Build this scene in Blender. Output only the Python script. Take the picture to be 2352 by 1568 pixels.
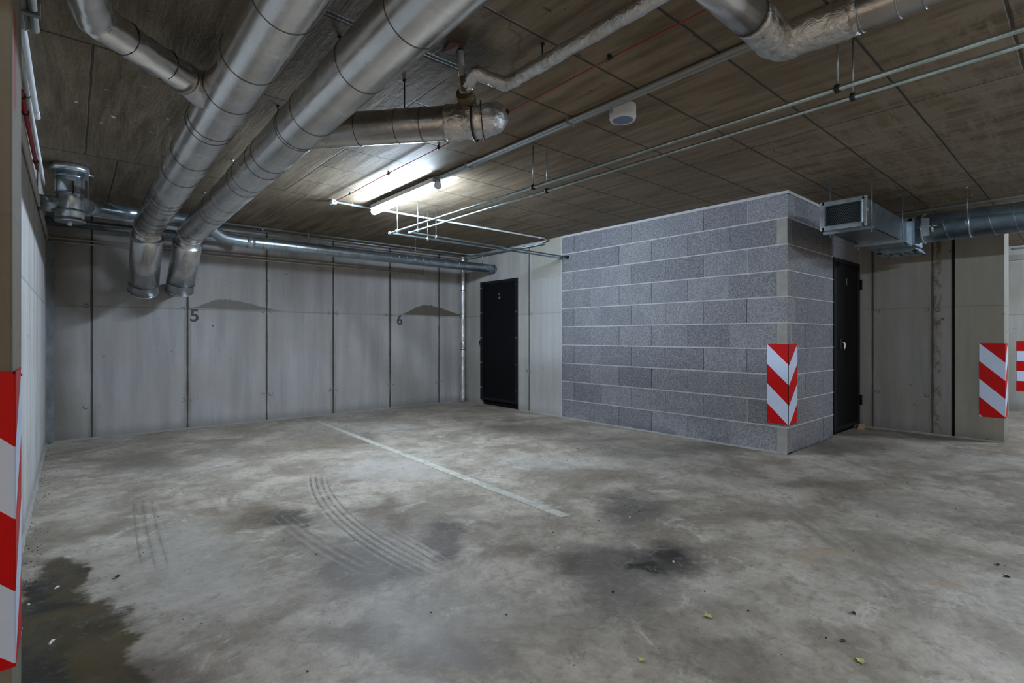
import bpy, math, random
from mathutils import Vector, Matrix, noise

# ---------------------------------------------------------------- camera, world, exposure
scene = bpy.context.scene
for o in list(bpy.data.objects): bpy.data.objects.remove(o)
col = scene.collection
random.seed(7)
FPX, YAW, HOR, CAMH = 1170.968, 0.7116, 771.28, 1.1257
cam_d = bpy.data.cameras.new('camera'); cam = bpy.data.objects.new('camera', cam_d); col.objects.link(cam)
cam_d.sensor_width = 36.0; cam_d.lens = 36.0 * FPX / 2352.0
cam_d.shift_y = -(784.0 - HOR) / 2352.0
cam_d.clip_start = 0.02; cam_d.clip_end = 200
cam.location = (0, 0, CAMH); cam.rotation_euler = (math.pi / 2, 0, -YAW)
scene.camera = cam
world = bpy.data.worlds.new('world'); scene.world = world; world.use_nodes = True
wb = world.node_tree.nodes['Background']
wb.inputs[0].default_value = (1.0, 0.86, 0.68, 1); wb.inputs[1].default_value = 0.32
vs = scene.view_settings
vs.view_transform = 'Standard'; vs.look = 'None'; vs.gamma = 1.0; vs.use_curve_mapping = False
vs.exposure = 1.12
LAMP_COLOR = (0.66, 0.82, 1.0); LAMP_POWER = 165.0

# ---------------------------------------------------------------- node helpers
class NB:
    def __init__(s, name, rough=0.6, metal=0.0, spec=0.5):
        s.m = bpy.data.materials.new(name); s.m.use_nodes = True
        s.t = s.m.node_tree; s.b = s.t.nodes['Principled BSDF']
        s.b.inputs['Roughness'].default_value = rough; s.b.inputs['Metallic'].default_value = metal
        s.b.inputs['Specular IOR Level'].default_value = spec
        s.tc = s.t.nodes.new('ShaderNodeTexCoord')
        g = s.t.nodes.new('ShaderNodeNewGeometry'); s.P = g.outputs['Position']
        sp = s.t.nodes.new('ShaderNodeSeparateXYZ'); s.t.links.new(s.P, sp.inputs[0])
        s.X, s.Y, s.Z = sp.outputs[0], sp.outputs[1], sp.outputs[2]
    def _in(s, sock, v):
        if hasattr(v, 'is_output') or isinstance(v, bpy.types.NodeSocket): s.t.links.new(v, sock)
        else: sock.default_value = v
    def m_(s, op, a, b=0.0, c=0.0, clamp=False):
        n = s.t.nodes.new('ShaderNodeMath'); n.operation = op; n.use_clamp = clamp
        s._in(n.inputs[0], a); s._in(n.inputs[1], b)
        if len(n.inputs) > 2: s._in(n.inputs[2], c)
        return n.outputs[0]
    def v_(s, op, a, b=(0, 0, 0), out=0):
        n = s.t.nodes.new('ShaderNodeVectorMath'); n.operation = op
        s._in(n.inputs[0], a); s._in(n.inputs[1], b)
        return n.outputs[out]
    def scale(s, v, sc): return s.v_('MULTIPLY', v, sc)
    def comb(s, x, y, z=0.0):
        n = s.t.nodes.new('ShaderNodeCombineXYZ')
        s._in(n.inputs[0], x); s._in(n.inputs[1], y); s._in(n.inputs[2], z); return n.outputs[0]
    def noise(s, v, scale=1.0, detail=4, rough=0.55, col=False, dist=0.0):
        n = s.t.nodes.new('ShaderNodeTexNoise'); s.t.links.new(v, n.inputs['Vector'])
        n.inputs['Scale'].default_value = scale; n.inputs['Detail'].default_value = detail
        n.inputs['Roughness'].default_value = rough; n.inputs['Distortion'].default_value = dist
        return n.outputs['Color' if col else 'Fac']
    def rng(s, v, a, b, c=0.0, d=1.0, smooth=True):
        n = s.t.nodes.new('ShaderNodeMapRange'); n.interpolation_type = 'SMOOTHSTEP' if smooth else 'LINEAR'
        s._in(n.inputs[0], v)
        for i, k in enumerate((a, b, c, d)): s._in(n.inputs[1 + i], k)
        return n.outputs[0]
    def mix(s, f, a, b, mode='MIX'):
        n = s.t.nodes.new('ShaderNodeMix'); n.data_type = 'RGBA'; n.blend_type = mode
        s._in(n.inputs[0], f)
        for sock, v in ((n.inputs[6], a), (n.inputs[7], b)):
            if isinstance(v, tuple) and len(v) == 3: v = v + (1,)
            s._in(sock, v)
        return n.outputs[2]
    def line(s, coord, pos, w):
        return s.rng(s.m_('ABSOLUTE', s.m_('SUBTRACT', coord, pos)), s.m_('MULTIPLY', w, 0.5) if isinstance(w, bpy.types.NodeSocket) else w * 0.5, w, 1.0, 0.0)
    def gate(s, coord, a, b):
        return s.m_('MULTIPLY', s.m_('GREATER_THAN', coord, a), s.m_('LESS_THAN', coord, b))
    def base(s, c): s._in(s.b.inputs['Base Color'], c + (1,) if isinstance(c, tuple) else c)
    def bump(s, h, strength=0.3, dist=0.01):
        n = s.t.nodes.new('ShaderNodeBump'); s._in(n.inputs['Height'], h)
        n.inputs['Strength'].default_value = strength; n.inputs['Distance'].default_value = dist
        s.t.links.new(n.outputs[0], s.b.inputs['Normal'])

def plain(name, c, rough=0.5, metal=0.0, var=0.15, scale=30):
    n = NB(name, rough, metal); f = n.noise(n.P, scale, 3)
    a = tuple(x * (1 - var) for x in c); b = tuple(min(1, x * (1 + var)) for x in c)
    n.base(n.mix(f, a, b)); return n.m

def concrete_wall(name, axis, seams, ties=(), pour=1.45, tone=(0.43, 0.42, 0.42), extra=None):
    n = NB(name, 0.75, 0, 0.25)
    U = n.X if axis == 'X' else n.Y
    st = n.noise(n.scale(n.P, (5, 5, 0.55)), 1.0, 5, 0.6)
    bl = n.noise(n.scale(n.P, (1.1, 1.1, 1.4)), 1.3, 4, 0.6)
    fi = n.noise(n.P, 45, 4, 0.7)
    lo = tuple(x * 0.74 for x in tone); hi = tuple(x * 1.2 for x in tone)
    c = n.mix(n.rng(st, .25, .75), lo, hi)
    c = n.mix(n.rng(bl, .35, .7, 0, .55), c, (tone[0] * .92, tone[1] * .86, tone[2] * .76))
    c = n.mix(n.rng(fi, .3, .8, 0, .28), c, (tone[0] * .6, tone[1] * .6, tone[2] * .62))
    pits = n.noise(n.P, 14, 2, .4)
    c = n.mix(n.rng(pits, .755, .77, 0, .75), c, (.03, .03, .03))
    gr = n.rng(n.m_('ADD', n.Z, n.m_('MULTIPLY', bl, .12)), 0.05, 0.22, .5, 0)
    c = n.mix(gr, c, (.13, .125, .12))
    wn = n.noise(n.comb(0.0, 0.0, n.Z), 2.3, 4, .7)
    lines = None
    for i, p in enumerate(seams):
        w = n.m_('MULTIPLY_ADD', n.noise(n.comb(float(i * 3), 0.0, n.Z), 2.3, 4, .7), 0.03, -0.0015)
        l = n.line(U, p, w)
        lines = l if lines is None else n.m_('MAXIMUM', lines, l)
        halo = n.m_('MULTIPLY', n.line(U, p, 0.05), n.rng(n.noise(n.comb(float(i * 5 + 1), 0.0, n.Z), 1.4, 3), .45, .7, 0, .45))
        c = n.mix(halo, c, (.17, .14, .10))
    pl = n.m_('MULTIPLY', n.line(n.Z, pour, 0.010), .45)
    c = n.mix(pl, c, (.15, .145, .14))
    up = n.m_('MULTIPLY', n.m_('GREATER_THAN', n.Z, pour), .15)
    c = n.mix(up, c, (.27, .25, .21))
    if ties:
        for zt in ties:
            for p in seams:
                dx = n.m_('SUBTRACT', n.m_('ABSOLUTE', n.m_('SUBTRACT', U, p)), 0.05)
                r = n.m_('SQRT', n.m_('ADD', n.m_('MULTIPLY', dx, dx), n.m_('POWER', n.m_('ABSOLUTE', n.m_('SUBTRACT', n.Z, zt)), 2.0)))
                ring = n.m_('MULTIPLY', n.rng(n.m_('ABSOLUTE', n.m_('SUBTRACT', r, 0.02)), .002, .010, 1, 0), n.rng(n.noise(n.P, 13, 3, .7), .42, .62, 0, .85))
                c = n.mix(ring, c, (.07, .07, .07))
    if extra: c = extra(n, c, U, st, bl)
    if lines is not None: c = n.mix(lines, c, (.07, .065, .06))
    n.base(c)
    h = n.m_('MULTIPLY_ADD', fi, .4, n.m_('MULTIPLY', st, .6))
    if lines is not None: h = n.m_('SUBTRACT', h, n.m_('MULTIPLY', lines, 1.5))
    n.bump(h, .35, .008)
    return n.m

# ---------------------------------------------------------------- materials
def floor_material():
    n = NB('floor_concrete', 0.5, 0, 0.25)
    P = n.P
    wn = n.noise(P, 2.6, 6, .68, col=True)
    W = n.v_('ADD', P, n.v_('MULTIPLY', n.v_('SUBTRACT', wn, (.5, .5, .5)), (.55, .55, 0)))
    big = n.noise(P, .55, 5, .6); mid = n.noise(P, 2.2, 6, .7); fine = n.noise(P, 26, 5, .75)
    swirl = n.noise(P, 1.1, 6, .65, dist=1.6)
    c = n.mix(n.rng(mid, .3, .72), (.255, .208, .158), (.56, .485, .40))
    c = n.mix(n.rng(swirl, .47, .64, 0, .85), c, (.225, .18, .135))
    c = n.mix(n.rng(big, .45, .65, 0, .35), c, (.47, .44, .40))
    rust = n.noise(n.v_('ADD', P, (7, 3, 0)), 1.5, 7, .75, dist=.8)
    c = n.mix(n.rng(rust, .57, .68, 0, .7), c, (.20, .125, .075))
    white = n.noise(n.v_('ADD', P, (1, 9, 0)), 3.3, 7, .8, dist=.6)
    c = n.mix(n.rng(white, .55, .68, 0, .7), c, (.66, .60, .53))
    m2 = n.noise(n.v_('ADD', P, (4, 2, 0)), 9, 6, .8, dist=.5)
    c = n.mix(n.rng(m2, .50, .66, 0, .5), c, (.17, .135, .10))
    c = n.mix(n.rng(fine, .35, .8, 0, .35), c, (.17, .15, .13))
    # centre, 2x2 shape matrix, colour, strength, inner edge
    OL = (.030, .027, .020); BR = (.13, .088, .055); GB = (.125, .10, .078); DK = (.05, .043, .036); TN = (.36, .27, .18); LT = (.44, .405, .36)
    stains_and_shade = [
     ((.80,1.88),((4.86,-2.05),(-6.51,-7.56)),GB,.65,.2),((.99,1.54),((3.68,-2.34),(-6.56,-7.6)),GB,.65,.2),((1.74,.89),((1.99,-3.89),(-5.23,-6.06)),GB,.6,.2),
     ((.47,3.23),((4.53,-.66),(-1.59,-1.84)),LT,.45,.3),((.47,2.66),((3.86,-.68),(-2.25,-2.61)),LT,.4,.2),
     ((1.47,1.38),((2.69,-2.87),(-4.27,-4.96)),GB,.35,.1),((1.33,1.62),((3.59,-2.96),(-4.85,-5.65)),LT,.3,.1),
     ((.45,5.64),((3.17,-.25),(-1.87,-2.17)),GB,.75,.1),((2.12,5.46),((1.75,-.68),(-1.4,-1.63)),BR,.55,.1),((1.27,5.5),((2.15,-.5),(-2.29,-2.65)),GB,.5,.1),
     ((3.14,2.75),((1.57,-1.79),(-2.28,-2.64)),BR,.55,.05),((4.04,4.66),((1.43,-1.24),(-1.5,-1.74)),GB,.6,.05),((4.99,2.56),((.85,-1.66),(-2.65,-3.07)),(.10,.09,.07),.75,.1),
     ((6.0,1.7),((.72,-2.18),(-2.09,-2.43)),(.11,.09,.07),.6,.1),((2.95,.93),((1.98,-6.21),(-10.36,-11.99)),TN,.75,.1),((2.97,.5),((1.51,-9.3),(-16.04,-18.6)),TN,.9,.2),  # first patch is a shadow painted onto the floor by the block face
     ((2.03,3.89),((2.08,-1.08),(-1.87,-2.17)),LT,.7,.1),((3.14,3.32),((2.33,-2.21),(-2.06,-2.38)),LT,.5,.1),((4.13,.92),((.62,-2.81),(-2.99,-3.46)),LT,.4,.1),
     ((3.32,1.34),((2.58,-6.4),(-8.46,-9.81)),BR,.6,.1),((3.32,.94),((.89,-3.13),(-3.46,-4.02)),GB,.35,.1),
     ((.20,2.04),((7.13,-.69),(-5.11,-5.94)),(.10,.075,.06),.7,.2),
     ((.93,3.46),((5.19,-1.39),(-2.73,-3.18)),BR,.85,.2),((1.0,3.29),((7.77,-2.35),(-4.82,-5.58)),DK,.8,.2),((1.01,3.06),((29,-9.43),(-16.07,-18.87)),(.05,.045,.03),1,.5),
     ((1.55,3.14),((8.01,-3.96),(-2.48,-2.88)),BR,.8,.2),((1.54,2.82),((11.16,-6.09),(-2.88,-3.34)),BR,.8,.2),
     ((1.07,2.37),((3.43,-1.55),(-2.5,-2.89)),GB,.85,.35),((1.55,2.37),((7.81,-5.1),(-2.39,-2.78)),(.085,.065,.05),.85,.3),((1.02,2.76),((4.26,-1.58),(-4.52,-5.25)),GB,.55,.2),
     ((2.74,2.0),((3.05,-4.2),(-1.73,-2.0)),(.08,.07,.06),.8,.1),((2.03,1.61),((2.25,-2.83),(-2.94,-3.41)),(.085,.075,.062),.85,.15),
     ((2.24,1.42),((2.87,-4.51),(-2.94,-3.41)),(.055,.047,.04),.9,.2),((1.8,1.36),((2.74,-3.62),(-3.2,-3.7)),(.09,.08,.065),.7,.05),
     ((1.79,2.02),((5.43,-4.78),(-4.73,-5.46)),BR,.8,.1),((1.85,1.76),((5.33,-5.58),(-6.05,-7.01)),(.085,.06,.05),.7,.1),
     ((2.07,1.44),((8.11,-11.66),(-12.04,-13.94)),(.02,.018,.015),.95,.2),((2.3,1.44),((7.12,-11.48),(-8.0,-9.34)),(.025,.02,.018),.85,.1),
     ((-.07,3.12),((7.5,.17),(-2.59,-3.01)),OL,1,.55),((-.10,2.65),((7.48,.27),(-2.02,-2.34)),OL,1,.6),((.04,2.64),((6.4,-.08),(-5.18,-6.02)),(.055,.042,.022),.95,.5),
     ((-.12,2.37),((6.28,.32),(-3.62,-4.2)),OL,1,.6),((.08,2.35),((9.37,-.51),(-3.07,-3.56)),(.06,.045,.022),.97,.5),((.05,2.10),((7.2,-.33),(-5.5,-6.5)),(.045,.038,.024),.97,.5),
    ]
    wet = None; spotty = n.rng(mid, .25, .75, .72, 1.12, False)
    for i, (ctr, M, colr, stg, edge) in enumerate(stains_and_shade):
        d = n.v_('SUBTRACT', W, (ctr[0], ctr[1], 0))
        a = n.v_('DOT_PRODUCT', d, (M[0][0], M[0][1], 0), out=1); b = n.v_('DOT_PRODUCT', d, (M[1][0], M[1][1], 0), out=1)
        r = n.m_('SQRT', n.m_('ADD', n.m_('MULTIPLY', a, a), n.m_('MULTIPLY', b, b)))
        inner = .2 + edge; outer = 1.55 - .55 * edge
        mk = n.rng(r, inner, outer, stg, 0)
        mk = n.m_('MULTIPLY', mk, spotty, clamp=True)
        c = n.mix(mk, c, colr)
        if i >= len(stains_and_shade) - 6: wet = mk if wet is None else n.m_('MAXIMUM', wet, mk)
    m3 = n.noise(n.v_('ADD', P, (2, 5, 0)), 14, 7, .85, dist=.7)
    c = n.mix(n.rng(m3, .52, .64, 0, .30), c, (.09, .075, .06)); c = n.mix(n.rng(m3, .48, .36, 0, .22), c, (.50, .46, .41))
    # water-dark patch varies from black to olive brown
    c = n.mix(n.m_('MULTIPLY', wet, n.rng(n.noise(P, 3.5, 6, .7, dist=1), .42, .60, 0, .85)), c, (.10, .073, .033))
    # tyre tracks : rings of parallel thin dark and pale lines
    def track(cx, cy, R, wid, gc, gM, pitch, s_=.8):
        d = n.v_('SUBTRACT', P, (cx, cy, 0)); r = n.v_('LENGTH', n.comb(n.v_('DOT_PRODUCT', d, (1, 0, 0), out=1), n.v_('DOT_PRODUCT', d, (0, 1, 0), out=1)), out=1)
        dr = n.m_('SUBTRACT', r, R)
        band = n.rng(n.m_('ABSOLUTE', dr), wid * .8, wid, 1, 0)
        wv = n.m_('SINE', n.m_('MULTIPLY', dr, 6.283 / pitch))
        g = n.v_('SUBTRACT', P, (gc[0], gc[1], 0))
        gl = n.m_('SQRT', n.m_('ADD', n.m_('POWER', n.m_('ABSOLUTE', n.v_('DOT_PRODUCT', g, gM[0] + (0,), out=1)), 2.0), n.m_('POWER', n.m_('ABSOLUTE', n.v_('DOT_PRODUCT', g, gM[1] + (0,), out=1)), 2.0)))
        k = n.m_('MULTIPLY', band, n.rng(gl, .75, 1.0, s_, 0))
        k = n.m_('MULTIPLY', k, n.rng(n.noise(P, 9, 4, .7), .3, .6, .25, 1))
        k = n.m_('MULTIPLY', k, n.rng(n.noise(P, 55, 3, .7), .38, .58, .3, 1))
        return n.m_('MULTIPLY', k, n.rng(wv, .55, .95)), n.m_('MULTIPLY', k, n.rng(wv, -.45, -.9))
    for args in [(5.43, 2.70, 4.19, .085, (1.30, 3.25), ((.0, .80), (3, 0)), .040, .9),
                 (-6.0, 2.2, 7.40, .06, (1.42, 2.42), ((.0, 3.4), (5, 0)), .042, .8),
                 (6.6, 3.3, 5.62, .07, (1.01, 2.85), ((.0, 1.7), (4, 0)), .05, .5),
                 (30.0, 2.3, 29.69, .085, (.34, 3.65), ((.0, 1.4), (4, 0)), .05, .5)]:
        dk, lt = track(*args)
        c = n.mix(dk, c, (.07, .055, .042)); c = n.mix(n.m_('MULTIPLY', lt, .6), c, (.46, .43, .39))
    n.base(c)
    ro = n.rng(mid, .3, .7, .42, .62, False)
    ro = n.m_('SUBTRACT', ro, n.m_('MULTIPLY', wet, .12))
    n._in(n.b.inputs['Roughness'], ro)
    n.bump(n.m_('ADD', n.m_('MULTIPLY', fine, .5), n.m_('MULTIPLY', mid, 1.0)), .3, .006)
    return n.m

def ceiling_material():
    n = NB('ceiling_concrete', 0.7, 0, 0.25); P = n.P
    st = n.noise(n.scale(P, (7, .8, 1)), 1.6, 6, .65, dist=.3)
    cr = n.noise(n.scale(P, (1.2, 5, 1)), 1.8, 5, .65)
    bl = n.noise(P, .9, 5, .6); fi = n.noise(P, 22, 4, .7)
    c = n.mix(n.rng(st, .3, .7), (.120, .086, .052), (.27, .213, .147))
    c = n.mix(n.rng(bl, .4, .65, 0, .5), c, (.15, .118, .08))
    right = n.rng(n.m_('SUBTRACT', n.X, n.m_('MULTIPLY', n.Y, 1.2)), 1.2, 3.0)
    h1 = n.noise(n.scale(P, (13, 1.6, 1)), 1.3, 4, .7); h2 = n.noise(n.scale(P, (1.6, 13, 1)), 1.3, 4, .7)
    hatch = n.m_('MULTIPLY', right, n.m_('MAXIMUM', n.rng(cr, .47, .56, 0, .45), n.m_('MAXIMUM', n.rng(h1, .55, .62, 0, .6), n.rng(h2, .55, .62, 0, .6))))
    c = n.mix(hatch, c, (.30, .255, .195))
    c = n.mix(n.m_('MULTIPLY', right, n.rng(n.noise(P, 6, 4, .6), .6, .72, 0, .5)), c, (.13, .09, .05))
    c = n.mix(n.rng(n.noise(n.scale(P, (1, 1.9, 1)), 9, 3, .6), .69, .73, 0, .75), c, (.05, .036, .02))
    c = n.mix(n.rng(fi, .4, .8, 0, .25), c, (.13, .11, .085))
    wob = n.m_('MULTIPLY', n.m_('SUBTRACT', n.noise(P, 2.0, 3), .5), .02)
    Yw = n.m_('ADD', n.Y, wob); Xw = n.m_('ADD', n.X, wob)
    L = None
    def add(l):
        nonlocal L
        L = l if L is None else n.m_('MAXIMUM', L, l)
    for y in (-.68, -.2, .262, .748, 1.218, 1.69, 2.175, 2.645, 3.14, 3.63, 4.11, 4.6, 5.065):
        add(n.m_('MULTIPLY', n.line(Yw, y, .009), n.m_('GREATER_THAN', n.X, 1.5 if y > 2.2 else .3)))
    for y, a, b in ((3.115, -.3, 1.5), (5.04, -.3, 1.5), (2.15, -.3, 1.5), (1.19, -.3, 1.5)):
        add(n.m_('MULTIPLY', n.line(Yw, y, .011), n.gate(n.X, a, b)))
    for x, a, b in ((1.515, 2.3, 5.06), (3.755, -2, 5.06), (6.0, -2, 5.06), (1.73, 5.06, 7.3), (.27, 5.06, 7.3), (3.2, 5.06, 7.3), (.073, 3.115, 5.04), (.55, 1.19, 3.1)):
        add(n.m_('MULTIPLY', n.line(Xw, x, .007), n.gate(n.Y, a, b)))
    # rusty damp stain round the pipe penetration
    d = n.v_('LENGTH', n.v_('SUBTRACT', n.v_('ADD', P, n.v_('MULTIPLY', n.v_('SUBTRACT', n.noise(P, 5, 5, .7, col=True), (.5, .5, .5)), (.3, .3, 0))), (1.36, 2.05, 2.5)), out=1)
    c = n.mix(n.rng(d, .10, .30, .95, 0), c, (.055, .04, .025))
    ring = n.m_('MULTIPLY', n.rng(n.m_('ABSOLUTE', n.m_('SUBTRACT', d, .36)), .0, .02, .5, 0), 1.0)
    c = n.mix(ring, c, (.08, .055, .03))
    # splashes of pale paint
    sp = n.m_('MULTIPLY', n.rng(n.noise(P, 17, 2, .4), .72, .735, 0, .8), n.rng(n.v_('LENGTH', n.v_('SUBTRACT', P, (.18, 3.9, 2.5)), out=1), .25, .6, 1, 0))
    c = n.mix(sp, c, (.7, .68, .62))
    c = n.mix(n.m_('MULTIPLY', L, .85), c, (.035, .03, .022))
    n.base(c)
    h = n.m_('ADD', n.m_('MULTIPLY', st, .8), n.m_('SUBTRACT', n.m_('MULTIPLY', fi, .4), n.m_('MULTIPLY', L, .5)))
    n.bump(h, .5, .010)
    return n.m

def foil_material(name, wr=.5, tone=(.66, .66, .665), rough=.30):
    n = NB(name, rough, .93); P = n.P
    cr = n.noise(P, 22, 5, .6, dist=1.4); lo = n.noise(P, 5, 3, .5)
    fi = n.noise(P, 90, 3, .6)
    n.base(n.mix(n.rng(lo, .3, .7), tuple(x * .82 for x in tone), tone))
    n._in(n.b.inputs['Roughness'], n.rng(lo, .3, .7, rough - .05, rough + .1, False))
    if name == 'foil_jacket':
        rg = n.noise(n.scale(P, (3, 55, 3)), 1.0, 4, .7)
        n.bump(n.m_('ADD', n.m_('MULTIPLY', rg, .55), n.m_('ADD', n.m_('MULTIPLY', n.noise(P, 7, 2), 1.6), n.m_('MULTIPLY', fi, .08))), wr, .012)
    else:
        n.bump(n.m_('ADD', n.m_('MULTIPLY', cr, 1.0), n.m_('ADD', n.m_('MULTIPLY', lo, 1.2), n.m_('MULTIPLY', fi, .12))), wr, .012)
    return n.m

def galv_material(name, tone=(.40, .47, .52), rough=.30):
    n = NB(name, rough, .9); P = n.P
    v = n.t.nodes.new('ShaderNodeTexVoronoi'); n.t.links.new(P, v.inputs['Vector']); v.inputs['Scale'].default_value = 45
    f = n.noise(P, 9, 4, .6)
    c = n.mix(n.rng(f, .3, .7), tuple(x * .75 for x in tone), tuple(x * 1.15 for x in tone))
    c = n.mix(n.m_('MULTIPLY', v.outputs['Distance'], .3), c, tuple(x * .6 for x in tone))
    n.base(c); n.bump(f, .12, .005); return n.m

def block_material():
    n = NB('block_face', .9, 0, .15); P = n.P
    at = n.t.nodes.new('ShaderNodeAttribute'); at.attribute_name = 'tint'
    gr = n.noise(P, 75, 3, .8); g2 = n.noise(P, 130, 2, .7); bl = n.noise(P, 3, 3)
    base = n.mix(at.outputs['Fac'], (.165, .16, .175), (.30, .295, .31))
    c = n.mix(n.rng(gr, .40, .60), n.mix(.42, base, (.07, .07, .08)), n.mix(.4, base, (.44, .43, .44)))
    c = n.mix(n.rng(g2, .58, .66, 0, .7), c, (.05, .05, .06))
    c = n.mix(n.rng(bl, .35, .7, 0, .25), c, (.14, .15, .18))
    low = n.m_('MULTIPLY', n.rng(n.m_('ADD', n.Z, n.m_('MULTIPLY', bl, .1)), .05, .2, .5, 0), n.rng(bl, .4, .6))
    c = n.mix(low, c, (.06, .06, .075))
    n.base(c); n.bump(n.m_('ADD', gr, n.m_('MULTIPLY', g2, .5)), .6, .006); return n.m



M = {}
M['floor'] = floor_material(); M['ceiling'] = ceiling_material()
seamsB = [.1601 + .8925 * k for k in range(6)]
def back_extra(n, c, U, st, bl):
    edge = n.m_('MULTIPLY', n.m_('SUBTRACT', n.noise(n.scale(n.P, (6, 1, 3)), 2.2, 4, .7), .5), .06)
    for cx, wl, wr, hgt, cl, k in ((4.36, .50, .95, .165, (.125, .102, .072), .92), (1.42, .36, .80, .125, (.16, .145, .13), .8)):
        dl = n.rng(n.m_('SUBTRACT', U, cx), -wl, 0, 0, 1); dr = n.rng(n.m_('SUBTRACT', U, cx), 0, wr, 1, 0)
        h = n.m_('MULTIPLY', n.m_('MULTIPLY', n.m_('MINIMUM', dl, dr), hgt), 1.0)
        top = n.m_('ADD', n.m_('ADD', h, 1.462), n.m_('MULTIPLY', edge, n.m_('MINIMUM', dl, dr)))
        mk = n.m_('MULTIPLY', n.m_('GREATER_THAN', n.Z, 1.462), n.m_('LESS_THAN', n.Z, top))
        c = n.mix(n.m_('MULTIPLY', mk, k), c, cl)
    # brownish dirty column at the left corner
    mk = n.rng(n.m_('ADD', U, n.m_('MULTIPLY', bl, -.25)), -.30, .06, .75, 0)
    c = n.mix(mk, c, (.15, .13, .105))
    return c
M['wall_back'] = concrete_wall('back_wall_concrete', 'X', seamsB, (.355, 1.452), extra=back_extra)
def left_extra(n, c, U, st, bl):
    s2 = n.noise(n.scale(n.P, (1, 9, .25)), 2.5, 5, .7)
    c = n.mix(n.rng(s2, .5, .62, 0, .55), c, (.16, .165, .17))
    return c
M['wall_left'] = concrete_wall('left_wall_concrete', 'Y', [6.3, 5.4, 4.5, 3.6, 2.7, 1.8], (.36,), tone=(.50, .485, .475), extra=left_extra)
def side_extra(n, c, U, st, bl):
    mk = n.m_('MULTIPLY', n.gate(U, 4.9, 5.5), n.rng(n.m_('ADD', n.Z, n.m_('MULTIPLY', bl, .05)), 1.975, 1.985))
    c = n.mix(n.m_('MULTIPLY', mk, n.rng(n.noise(n.P, 4, 5, .7), .3, .6, .2, .85)), c, (.27, .24, .155))
    c = n.mix(n.m_('MULTIPLY', n.gate(U, 4.9, 5.54), .3), c, (.48, .49, .48))
    return c
M['wall_side'] = concrete_wall('door_wall_concrete', 'Y', [5.553], (.6, 1.45), tone=(.41, .395, .375), extra=side_extra)
def right_extra(n, c, U, st, bl):
    b = n.noise(n.scale(n.P, (4, 4, 2.2)), 3.0, 5, .75)
    mk = n.m_('MULTIPLY', n.line(n.m_('ADD', U, n.m_('MULTIPLY', bl, .03)), 1.25, .06), n.rng(b, .45, .6, 0, .9))
    c = n.mix(mk, c, (.13, .09, .055))
    mk = n.m_('MULTIPLY', n.rng(n.noise(n.scale(n.P, (4, 9, .5)), 1.5, 4), .5, .65, 0, .5), n.gate(U, 1.27, 1.84))
    return n.mix(mk, c, (.25, .22, .17))
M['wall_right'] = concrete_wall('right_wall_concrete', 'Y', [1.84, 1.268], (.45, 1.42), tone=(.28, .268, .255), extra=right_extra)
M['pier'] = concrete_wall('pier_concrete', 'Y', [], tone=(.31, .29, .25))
M['far'] = concrete_wall('far_wall_concrete', 'Y', [], tone=(.42, .40, .36))
def pil_extra(n, c, U, st, bl):
    e = n.m_('MULTIPLY', n.m_('SUBTRACT', n.noise(n.scale(n.P, (3, 25, 4)), 1.6, 4, .7), .5), .16)
    mk = n.rng(n.m_('ABSOLUTE', n.m_('SUBTRACT', n.m_('ADD', n.Z, e), 1.88)), .12, .15, .9, 0)
    mk = n.m_('MULTIPLY', mk, n.rng(n.m_('ABSOLUTE', n.m_('SUBTRACT', n.m_('ADD', n.Y, n.m_('MULTIPLY', e, .4)), 1.97)), .03, .05, 1, 0))
    mk = n.m_('MULTIPLY', mk, n.m_('GREATER_THAN', n.X, -.135))
    return n.mix(mk, c, (.33, .06, .045))
M['pillar'] = concrete_wall('pillar_concrete', 'X', [], tone=(.21, .18, .14), extra=pil_extra)
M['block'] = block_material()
M['mortar'] = plain('pale_mortar', (.43, .43, .43), .9, var=.25, scale=18)
M['joint'] = plain('dark_joint', (.06, .06, .065), .9)
M['mortar_grey'] = plain('grey_mortar', (.30, .285, .26), .9, var=.3, scale=14)
M['foil'] = foil_material('foil_jacket', .10, (.74, .73, .72), .21); M['foil_crinkle'] = foil_material('crinkled_foil', .8, (.70, .69, .68), .27)
M['foil_dull'] = foil_material('dull_foil', .15, (.50, .475, .45), .28)
M['galv'] = galv_material('galvanised_sheet'); M['galv_dark'] = galv_material('galvanised_dark', (.28, .36, .41), .34); M['galv_blue'] = galv_material('galvanised_blue', (.44, .55, .63), .36)
M['galv_bright'] = galv_material('galvanised_bright', (.62, .68, .72), .25)
M['band'] = plain('seam_band', (.10, .10, .10), .4, .8)
M['wire'] = plain('black_steel', (.02, .02, .022), .5, .4)
M['rod'] = galv_material('threaded_rod', (.35, .40, .43), .35)
M['conduit'] = plain('grey_conduit', (.24, .24, .225), .5)
M['rail'] = plain('rail_metal', (.52, .49, .45), .4)
M['conduit_white'] = plain('white_conduit', (.62, .64, .66), .45)
M['pipe_green'] = galv_material('zinc_pipe', (.42, .52, .54), .28)
M['red'] = plain('red_cable', (.28, .03, .022), .5)
M['red_pipe'] = plain('red_pipe_paint', (.40, .025, .04), .45)
M['black'] = plain('black_door_and_shade', (.005, .005, .006), .7, var=.3, scale=3)
M['black_frame'] = plain('black_door_frame', (.011, .012, .016), .45, var=.3, scale=6)
M['rivet'] = plain('bright_rivet', (.55, .56, .58), .3, .8)
M['white_plastic'] = plain('white_plastic', (.62, .63, .66), .4)
M['lens'] = plain('blue_grey_lens', (.10, .15, .26), .2)
M['chrome'] = plain('chrome', (.75, .75, .75), .15, 1.0)
for k_ in ('black', 'black_frame'): M[k_].node_tree.nodes['Principled BSDF'].inputs['Specular IOR Level'].default_value = .12
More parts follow.
